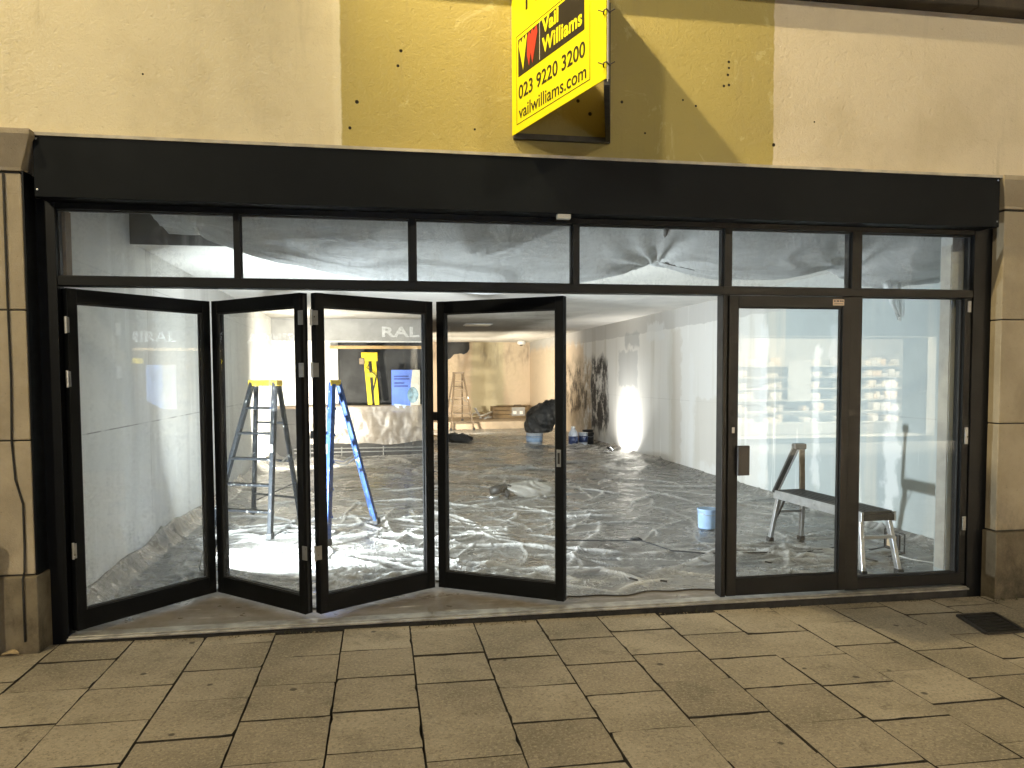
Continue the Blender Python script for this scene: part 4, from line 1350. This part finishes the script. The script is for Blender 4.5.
# a reflection in the door glass, built as a poster beside it
po = thing('poster', 'blue and white poster by the dark hatch, standing in for a reflection', 'poster', (2.3, 10.27, 1.3))
B(2.07, 2.62, 10.262, 10.268, .86, 1.69).build('sheet', simple('poster_blue', (.13, .24, .75), .5, 0, .25, 3), po)
q = MB().prism([(2.43, .98), (2.62, .92), (2.62, 1.69), (2.48, 1.69), (2.44, 1.4)], Matrix.Translation((0, 10.262, 0)) @ Matrix.Rotation(R(90), 4, 'X'), .002)
q.build('pale_area', simple('poster_pale', (.70, .66, .55), .5, 0, .3, 6), po)
q = MB().prism([(2.40 + .11 * math.cos(a_), 1.20 + .16 * math.sin(a_)) for a_ in [k_ * math.pi / 7 for k_ in range(14)]], Matrix.Translation((.08, 10.260, 0)) @ Matrix.Rotation(R(90), 4, 'X'), .002)
q.build('picture', simple('poster_teal', (.20, .36, .45), .5, 0, .6, 14), po)
q = MB().prism([(2.07, .90), (2.62, .86), (2.62, .97), (2.12, 1.03)], Matrix.Translation((0, 10.2605, 0)) @ Matrix.Rotation(R(90), 4, 'X'), .002)
q.build('pale_area', simple('poster_sky', (.55, .68, .85), .5, 0, .3, 20), po)
q = MB()
for z_, w in ((1.55, .28), (1.50, .30), (1.42, .20), (1.36, .27)):
    q.box(2.12, 2.12 + w, 10.2605, 10.2625, z_, z_ + .03)
q.build('printed_lines', simple('poster_navy', (.04, .07, .30), .5), po)

# ================================================================== PLATFORM
pf = thing('work_platform', 'aluminium work platform with dark deck and a raised A shaped end beside the hinged door', 'platform', (5.6, 1.0, 0))
M_deck = simple('dark_deck', (.055, .055, .055), .6, 0, .3, 20, .3, 90)
ZD = .49


def DX(x, y):  # the platform stands a little askew
    return (x + (y - 1.0) * -.055, y)


def pbar(p, q_, w, d, hint=(0, 0, 1)):
    a_, b_ = DX(p[0], p[1]), DX(q_[0], q_[1])
    return MB().bar((*a_, p[2]), (*b_, q_[2]), w, d, hint)


pbar((5.60, .42, ZD), (5.60, 1.62, ZD), .27, .022).build('deck', M_deck, pf, .003)
for x_ in (5.462, 5.738):
    pbar((x_, .40, ZD - .03), (x_, 1.63, ZD - .03), .022, .075).build('side_rail', M_alu, pf, .003)
for x_ in (5.52, 5.57, 5.62, 5.67):
    pbar((x_, .45, ZD + .0125), (x_, 1.59, ZD + .0125), .014, .003).build('grip_strip', M_gasket, pf)
for y_ in (.5, 1.0, 1.5):
    a_ = DX(5.4505, y_)
    MB().lathe([(.008, 0), (.008, .003), (.004, .006)], (0, 0, 0), 10, Matrix.Translation((a_[0], a_[1], ZD - .03)) @ Matrix.Rotation(R(-90), 4, 'Y')).build('rivet', M_steel, pf)
q = MB()
for y_ in (.42, 1.61):
    a_, b_ = DX(5.47, y_), DX(5.73, y_)
    q.bar((*a_, ZD - .035), (*b_, ZD - .035), .05, .05)
q.build('end_bracket', M_house, pf, .004)
for y0_, y1_ in ((.46, .37), (1.58, 1.66)):
    for s_, x_ in ((-1, 5.48), (1, 5.72)):
        pbar((x_, y0_, ZD - .04), (x_ + s_ * .035, y1_, .03), .032, .045, (0, 1, 0)).build('leg', M_alu, pf, .003)
    pbar((5.47, (y0_ + y1_) / 2 + .0, .30), (5.73, (y0_ + y1_) / 2, .30), .03, .025).build('rung', M_alu, pf, .003)
    for s_, x_ in ((-1, 5.515), (1, 5.755)):
        a_ = DX(x_ - (.07 if s_ < 0 else 0), y1_)
        MB().box(a_[0] - .024, a_[0] + .024, a_[1] - .03, a_[1] + .03, .012, .055).build('rubber_foot', M_gasket, pf, .004)
pbar((5.49, 1.50, ZD - .06), (5.48, 1.63, .22), .018, .012).build('brace', M_house, pf)
pbar((5.46, 1.62, ZD - .02), (5.655, 1.60, .90), .05, .03, (0, 1, 0)).build('a_frame_stile', M_house, pf, .003)
pbar((5.49, 1.62, ZD), (5.675, 1.60, .88), .018, .035, (0, 1, 0)).build('a_frame_stile', M_alu, pf, .002)
pbar((5.735, 1.62, ZD), (5.715, 1.60, .90), .045, .03, (0, 1, 0)).build('a_frame_stile', M_tanalu, pf, .003)
a_ = DX(5.685, 1.60)
MB().box(a_[0] - .06, a_[0] + .06, a_[1] - .035, a_[1] + .035, .87, .925).build('hinge_cap', M_house, pf, .012)

# ================================================================== TUBS, TINS, BAGS
M_paleblue = simple('pale_blue_plastic', (.32, .46, .66), .4, 0, .2, 8)
bk = thing('paint_kettle', 'pale blue plastic pot standing alone on the dust sheet in the open gap', 'pot', (5.08, 2.32, .02))
MB().lathe([(.001, .0), (.082, 0), (.088, .01), (.096, .185), (.101, .19), (.101, .2), (.094, .2), (.086, .03), (.001, .025)], (5.08, 2.32, .02), 28).build('body', M_paleblue, bk, 0, True)
q = MB().tube([(5.08 - .1 * math.cos(a_), 2.32 - .1 * abs(math.sin(a_)) * .9 - .003, .20 - .04 * math.sin(a_)) for a_ in [math.pi * k_ / 10 for k_ in range(11)]], .003, 6)
q.build('wire_handle', M_steel, bk, 0, True)


def tub(loc, r, h, mat, label, name='paint_tub', cat='tub', band=None, group=None):
    t = thing(name, label, cat, loc, group)
    MB().lathe([(.001, 0), (r * .9, 0), (r * .93, .01), (r, h * .93), (r * 1.04, h * .94), (r * 1.04, h), (r * .96, h), (.001, h * .985)], loc, 24).build('body', mat, t, 0, True)
    if band:
        MB().lathe([(r * .965, h * .25), (r * 1.003, h * .75)], loc, 24).build('paper_label', band, t, 0, True)
    q_ = MB().tube([(loc[0] - r * 1.03 * math.cos(a_), loc[1] - r * 1.05 * math.sin(a_), loc[2] + h * (.92 - .28 * math.sin(a_))) for a_ in [math.pi * k_ / 10 for k_ in range(11)]], r * .03, 6)
    q_.build('wire_handle', M_steel, t, 0, True)
    return t


M_tin = simple('tin_white', (.62, .66, .72), .35, 0, .2, 8)
M_navy = simple('navy_label', (.03, .05, .13), .5, 0, .4, 10)
tub((5.25, 12.0, .02), .19, .27, M_tin, 'white tub under the slumped black sack', 'paint_tub', 'tub', M_paleblue)
tub((6.27, 11.6, .02), .105, .29, M_tin, 'white tin with a navy label beside the plastic bottle', 'paint_tub', 'tub', M_navy)
tub((6.50, 11.9, .02), .10, .26, M_dark, 'dark tin nearest the scorched wall', 'paint_tub', 'tub')
tub((6.62, 12.5, .02), .12, .28, M_dark, 'dark tin with a grey band behind the others by the scorched wall', 'paint_tub', 'tub', M_stonew)
jg = thing('plastic_bottle', 'tall white plastic bottle with a blue label beside the black sack', 'bottle', (6.02, 11.5, .02))
MB().lathe([(.001, 0), (.10, 0), (.105, .02), (.105, .26), (.09, .31), (.045, .37), (.04, .40), (.001, .40)], (6.02, 11.5, .02), 20).build('body', M_tin, jg, 0, True)
MB().lathe([(.1062, .05), (.1062, .22)], (6.02, 11.5, .02), 20).build('paper_label', M_navy, jg, 0, True)
MB().lathe([(.047, .395), (.047, .43), (.001, .43)], (6.02, 11.5, .02), 16).build('cap', M_white, jg, 0, True)
MB().tube([(6.02, 11.40, .40), (5.97, 11.38, .38), (5.94, 11.38, .30), (5.95, 11.40, .26)], .014, 8).build('handle', M_tin, jg, 0, True)


def lump(name, mat, c, rad, seed, parent, amp=.22, f=5, n=36, flat=True, shear=0.0):
    r_ = np.random.RandomState(seed)
    th, ph = np.meshgrid(np.linspace(0, 2 * np.pi, n, endpoint=False), np.linspace(.001, np.pi - .001, n // 2))
    x, y, z = np.sin(ph) * np.cos(th), np.sin(ph) * np.sin(th), np.cos(ph)
    nz = vnoise(x * 1.0 + z * .7, y * 1.0 - z * .5, seed, f, 4, .6)
    k = 1 + amp * nz
    X, Y, Zz = c[0] + rad[0] * x * k, c[1] + rad[1] * y * k, c[2] + rad[2] * z * k
    if flat:
        Zz = np.maximum(Zz, c[2] - rad[2] * .82)
    V = np.stack([X, Y, Zz], -1).reshape(-1, 3)
    V[:, 0] += shear * (V[:, 2] - c[2])
    m_ = n // 2
    idx = np.arange(m_ * n).reshape(m_, n)
    F = [(int(idx[i, j]), int(idx[i + 1, j]), int(idx[i + 1, (j + 1) % n]), int(idx[i, (j + 1) % n])) for i in range(m_ - 1) for j in range(n)]
    me_ = bpy.data.meshes.new(name)
    me_.from_pydata(V.tolist(), [], F)
    return link(name, me_, mat, parent, 0, True)


def make_sack():
    k = NT('black_sack')
    h = k.noise(9, 7, 0.7, None, 1.5)
    c = k.mix(k.rng(k.noise(5, 6, .7), .5, .75), (.022, .022, .022), (.11, .10, .085))
    return k.done(k.pbr(c, .35, 0, k.bump(h, .9, .05)))


M_sack = make_sack()
sk = thing('rubbish_sack', 'slumped black plastic sack heaped on a white tub by the open gap', 'sack', (5.4, 12.1, .29))
lump('body', M_sack, (5.44, 12.1, .59), (.38, .34, .37), 5, sk, .24, 4.2, 64, True, .30)
lump('tied_neck', M_sack, (5.58, 12.1, .80), (.22, .20, .19), 7, sk, .4, 5, 24, False)

rl_ = thing('power_tool', 'black power tool lying in the middle of the dust sheet', 'tool', (3.33, 4.74, .02))
q = MB().tube([(3.21, 4.72, .09), (3.30, 4.70, .12), (3.42, 4.74, .13)], [.05, .062, .05], 12)
M_tool = simple('tool_black', (.010, .010, .010), .55)
q.build('motor', M_tool, rl_, 0, True)
MB().bar((3.40, 4.73, .12), (3.44, 4.66, .03), .05, .07).build('handle', M_house, rl_, .012)
MB().lathe([(.001, 0), (.075, 0), (.08, .015), (.075, .03), (.001, .03)], (3.24, 4.66, .02), 20).build('disc_guard', M_steel, rl_, 0, True)
q = MB().tube([(3.43, 4.75, .12), (3.48, 4.70, .16), (3.44, 4.62, .18), (3.37, 4.62, .14), (3.36, 4.68, .06), (3.45, 4.66, .03)], .008, 6)
q.build('flex', M_gasket, rl_, 0, True)
bgm = make_film('clear_bag', .62, (.62, .60, .55))
bgt = thing('clear_bag', 'crumpled clear plastic bag beside the black power tool', 'bag', (3.8, 4.75, .02))
o = lump('film', bgm, (3.78, 4.78, .10), (.30, .17, .10), 15, bgt, .35, 6, 44)
o.data.attributes.new('fold', 'FLOAT', 'POINT').data.foreach_set('value', [.15] * len(o.data.vertices))
dk = thing('rag', 'dark crumpled rag on the dust sheet near the slim brown stepladder', 'rag', (3.7, 13.0, .02))
lump('cloth', simple('dark_rag', (.05, .045, .04), .9, 0, .4, 10), (3.62, 13.0, .09), (.34, .22, .13), 25, dk, .45, 5, 36)

# crate and debris on the raised floor
M_brown = simple('brown_wood', (.19, .125, .055), .7, 0, .4, 5, .2, 30)
cr = thing('wooden_crate', 'low brown wooden crate of oddments against the tan end wall', 'crate', (5.9, 19.4, .22))
for z_ in (.24, .36, .48):
    B(5.34, 6.46, 19.12, 19.15, z_, z_ + .105).build('front_board', M_brown, cr, .006)
B(5.34, 5.37, 19.15, 19.65, .24, .60).build('end_board', M_brown, cr, .004)
B(6.43, 6.46, 19.15, 19.65, .24, .60).build('end_board', M_brown, cr, .004)
B(5.37, 6.43, 19.62, 19.65, .24, .60).build('back_board', M_brown, cr, .004)
B(5.37, 6.43, 19.15, 19.62, .225, .26).build('base_board', M_brown, cr)
tb = thing('toolbox', 'grey toolbox sticking out of the wooden crate', 'toolbox', (6.1, 19.4, .3))
B(5.95, 6.38, 19.10, 19.5, .30, .58).build('body', simple('grey_case', (.33, .32, .30), .5), tb, .02)
MB().tube([(6.05, 19.3, .58), (6.06, 19.3, .64), (6.28, 19.3, .64), (6.29, 19.3, .58)], .014, 8).build('handle', M_house, tb, 0, True)
B(5.99, 6.10, 19.09, 19.10, .36, .46).build('latch', M_white, tb, .004)
B(6.20, 6.30, 19.09, 19.10, .36, .46).build('latch', M_white, tb, .004)
of = thing('offcut_pile', 'heap of broken board offcuts beside the wooden crate', 'offcuts', (4.95, 19.3, .22))
rr = random.Random(9)
for i in range(14):
    c_ = Vector((4.95 + rr.uniform(-.35, .3), 19.3 + rr.uniform(-.25, .25), .25 + rr.uniform(0, .16)))
    d_ = Vector((rr.uniform(-1, 1), rr.uniform(-.5, .5), rr.uniform(-.2, .45))).normalized() * rr.uniform(.12, .34)
    MB().bar(c_ - d_, c_ + d_, rr.uniform(.05, .14), .02).build('offcut', rr.choice([M_brown, M_soffit, M_dark, M_plate]), of, .002)

# cable across the sheet and odd bits
cb = MB()
cb.tube([(3.35, 1.97, .03), (3.57, 1.95, .034), (3.83, 1.86, .04), (4.0, 1.80, .045), (4.17, 1.74, .055), (4.26, 1.6, .04), (4.34, 1.39, .03), (4.6, 1.24, .028), (5.06, 1.18, .03), (5.39, 1.11, .03), (5.86, 1.26, .03)], .006, 6)
cb.tube([(4.10, 1.79, .06), (4.16, 1.73, .075), (4.20, 1.77, .05), (4.14, 1.80, .045), (4.11, 1.75, .06)], .009, 6)
tag(cb.build('extension_cable', M_gasket, None, 0, True), 'thin black cable snaking over the dust sheet towards the platform', 'cable')
rr = random.Random(21)
for x_, y_, lab, mt in ((3.70, .52, 'dark splinter at the front edge of the dust sheet, nearer the folding doors', M_house), (3.90, .43, 'dark splinter at the front edge of the dust sheet, nearer the hinged door', M_house),
                        (5.16, 1.20, 'dark chip on the sheet beside the cable under the platform', M_house), (4.94, .82, 'dark chip low behind the hinged door glass', M_house),
                        (5.80, .75, 'dark flat offcut on the sheet between the platform legs', M_house)):
    a_ = rr.uniform(-.6, .6)
    q = MB()
    L = .035 if 'splinter' in lab or 'chip' in lab else .07
    Mx = Matrix.Translation((x_, y_, .032)) @ Matrix.Rotation(a_, 4, 'Z') @ Matrix.Rotation(.2, 4, 'Y')
    q.add([(-L, -.010, 0), (L * .7, -.014, 0), (L, .004, 0), (-L * .6, .012, 0), (-L, -.008, .012), (L * .7, -.012, .014), (L, .004, .01), (-L * .6, .010, .012)],
          [(3, 2, 1, 0), (4, 5, 6, 7), (0, 1, 5, 4), (1, 2, 6, 5), (2, 3, 7, 6), (3, 0, 4, 7)], Mx)
    tag(q.build('wood_chip' if L < .05 else 'offcut', mt, None, .001), lab, 'offcut')

# ================================================================== ACROSS THE STREET (seen only in the glass) AND STREET LAMPS
op = thing('shop_opposite', 'dark shop across the street that shows in the glass', 'shop', (3, -12.3, 0))
B(-30, 9.6, -12.6, -12.3, -.12, 8).build('wall', M_dark, op)
B(15.6, 40, -12.6, -12.3, -.12, 8).build('wall', M_dark, op)
B(9.6, 15.6, -12.6, -12.3, 2.5, 8).build('wall', M_dark, op)
M_sgnlit = emit('lit_lettering', (.9, .95, 1.0), 18)
M_strip = emit('lit_strip', (1, .76, .46), 60)
M_pblue = emit('lit_poster_blue', (.33, .52, 1.0), 75)
M_ppale = emit('lit_poster_pale', (.8, .85, .95), 48)
FO = ((0, -12.25, 0), (-1, 0, 0), (0, 0, 1), (0, 1, 0))
lettering('lettering', 'ADMIRAL', FO, -4.15, -2.55, 2.36, 2.60, .03, M_sgnlit, op, .03, 1.1)
B(1.9, 4.0, -12.28, -12.2, 2.17, 2.23).build('light_strip', M_strip, op)
B(3.25, 4.02, -12.28, -12.2, 1.88, 2.0).build('light_strip', emit('lit_strip_yellow', (1, .78, .03), 55), op)
q = MB().prism([(-3.20, 1.05), (-3.05, .95), (-2.86, .85), (-2.86, 1.85), (-3.20, 1.85)], Matrix(((-1, 0, 0, 0), (0, 0, 1, -12.28), (0, 1, 0, 0), (0, 0, 0, 1))), .03)
q.build('poster_light', M_pblue, op)
B(2.58, 2.855, -12.28, -12.25, .85, 1.85).build('poster_light', M_ppale, op)
B(3.48, 3.66, -12.28, -12.25, .75, 1.8).build('poster_light', M_ppale, op)
B(3.60, 3.66, -12.249, -12.24, .8, 1.8).build('poster_light', M_pblue, op)

ds = thing('lit_display', 'lit shop window full of shelves across the street that shows in the glass', 'shop window', (12.6, -13, 0))
M_shopw = simple('shop_back', (.07, .066, .06), .6)
B(9.6, 15.6, -13.6, -13.55, -.1, 2.5).build('back_panel', M_shopw, ds)
B(9.6, 15.6, -13.55, -12.3, -.1, .02).build('floor_panel', M_shopw, ds)
rr = random.Random(31)
for k_ in range(6):
    z_ = .32 + k_ * .29
    B(9.9, 15.3, -13.5, -13.15, z_, z_ + .03).build('shelf', M_shopw, ds)
goods = [MB() for _ in range(4)]
for k_ in range(6):
    z_ = .35 + k_ * .29
    x_ = 10.0
    while x_ < 15.2:
        w = rr.uniform(.06, .22)
        if not (11.1 < x_ < 11.45 or 11.85 < x_ < 12.5 or 12.95 < x_ < 13.35 or 14.0 < x_ < 14.25) and rr.random() > .12:
            rr.choice(goods).box(x_, x_ + w * .8, -13.45, -13.17, z_, z_ + rr.choice([.09, .13, .16, .2]))
        x_ += w
for g_, c_ in zip(goods, ((.8, .75, .65), (.72, .55, .36), (.8, .77, .74), (.7, .62, .5))):
    o = g_.build('goods', simple('goods_paint', c_, .5), ds)
    o['kind'] = 'stuff'
B(11.9, 12.5, -12.9, -12.85, .9, 1.9).build('hanging_panel', M_dark, ds)
for x_ in (11.2, 13.9):
    for z_, rx in ((2.44, -38), (.08, -142)):
        ld = bpy.data.lights.new('display_lamp', 'AREA')
        ld.shape, ld.size, ld.size_y, ld.energy, ld.color = 'RECTANGLE', 2.4, .15, 4200, (1, .86, .62)
        lo = bpy.data.objects.new('lamp', ld)
        col.objects.link(lo)
        lo.parent = ds
        lo.location = Vector((x_, -12.42, z_)) - Vector(ds.location)
        lo.rotation_euler = (R(rx), 0, 0)


def street_lamp(name, label, x, y, z, wall_y, power, colr, tilt, size, spread=180):
    t = thing(name, label, 'street lamp', (x, y, z))
    MB().tube([(x, wall_y, z + .12), (x, (y + wall_y) / 2, z + .2), (x, y, z + .1)], .03, 10).build('arm', M_house, t, 0, True)
    MB().lathe([(.05, .12), (.16, .05), (.18, .012), (.17, .012)], (x, y, z), 20).build('hood', M_house, t, 0, True)
    beam = spread < 180
    ld_ = bpy.data.lights.new('street_lamp', 'SPOT' if beam else 'AREA')
    ld_.energy, ld_.color = power, colr
    if beam:
        ld_.spot_size, ld_.spot_blend, ld_.shadow_soft_size = R(spread), 1.0, size
    else:
        ld_.shape, ld_.size = 'DISK', size
    lo_ = bpy.data.objects.new('lamp', ld_)
    col.objects.link(lo_)
    lo_.parent = t
    lo_.rotation_euler = Vector(tilt).to_track_quat('-Z', 'Y').to_euler() if beam else tilt
    if beam:
        lo_.location = (0, 0, -.02)
    return t


street_lamp('street_lamp', 'hooded wall lamp high above the folding doors', 1.24, -1.28, 5.80, -.1, KEY_W, WARM, (.95, .20, -.27), .05, 145)
street_lamp('street_lamp', 'added hooded lamp above the sandstone pier, brightening the paving below', -1.2, -1.6, 6.2, -.1, KEY2_W, WARM, (2.2, -.1, -6.2), .06, 112)  # extra lamp added to brighten the paving and wall at this end
street_lamp('street_lamp', 'hooded wall lamp on the wall opposite, near the lit lettering', -4.0, -11.3, 7.4, -12.3, FILL_W * 1.5, FILLC, (R(40), 0, R(-18)), .5)
street_lamp('street_lamp', 'hooded wall lamp on the wall opposite, above the lit display', 8.5, -11.3, 7.4, -12.3, FILL_W * .85, FILLC, (R(38), 0, R(20)), .5)
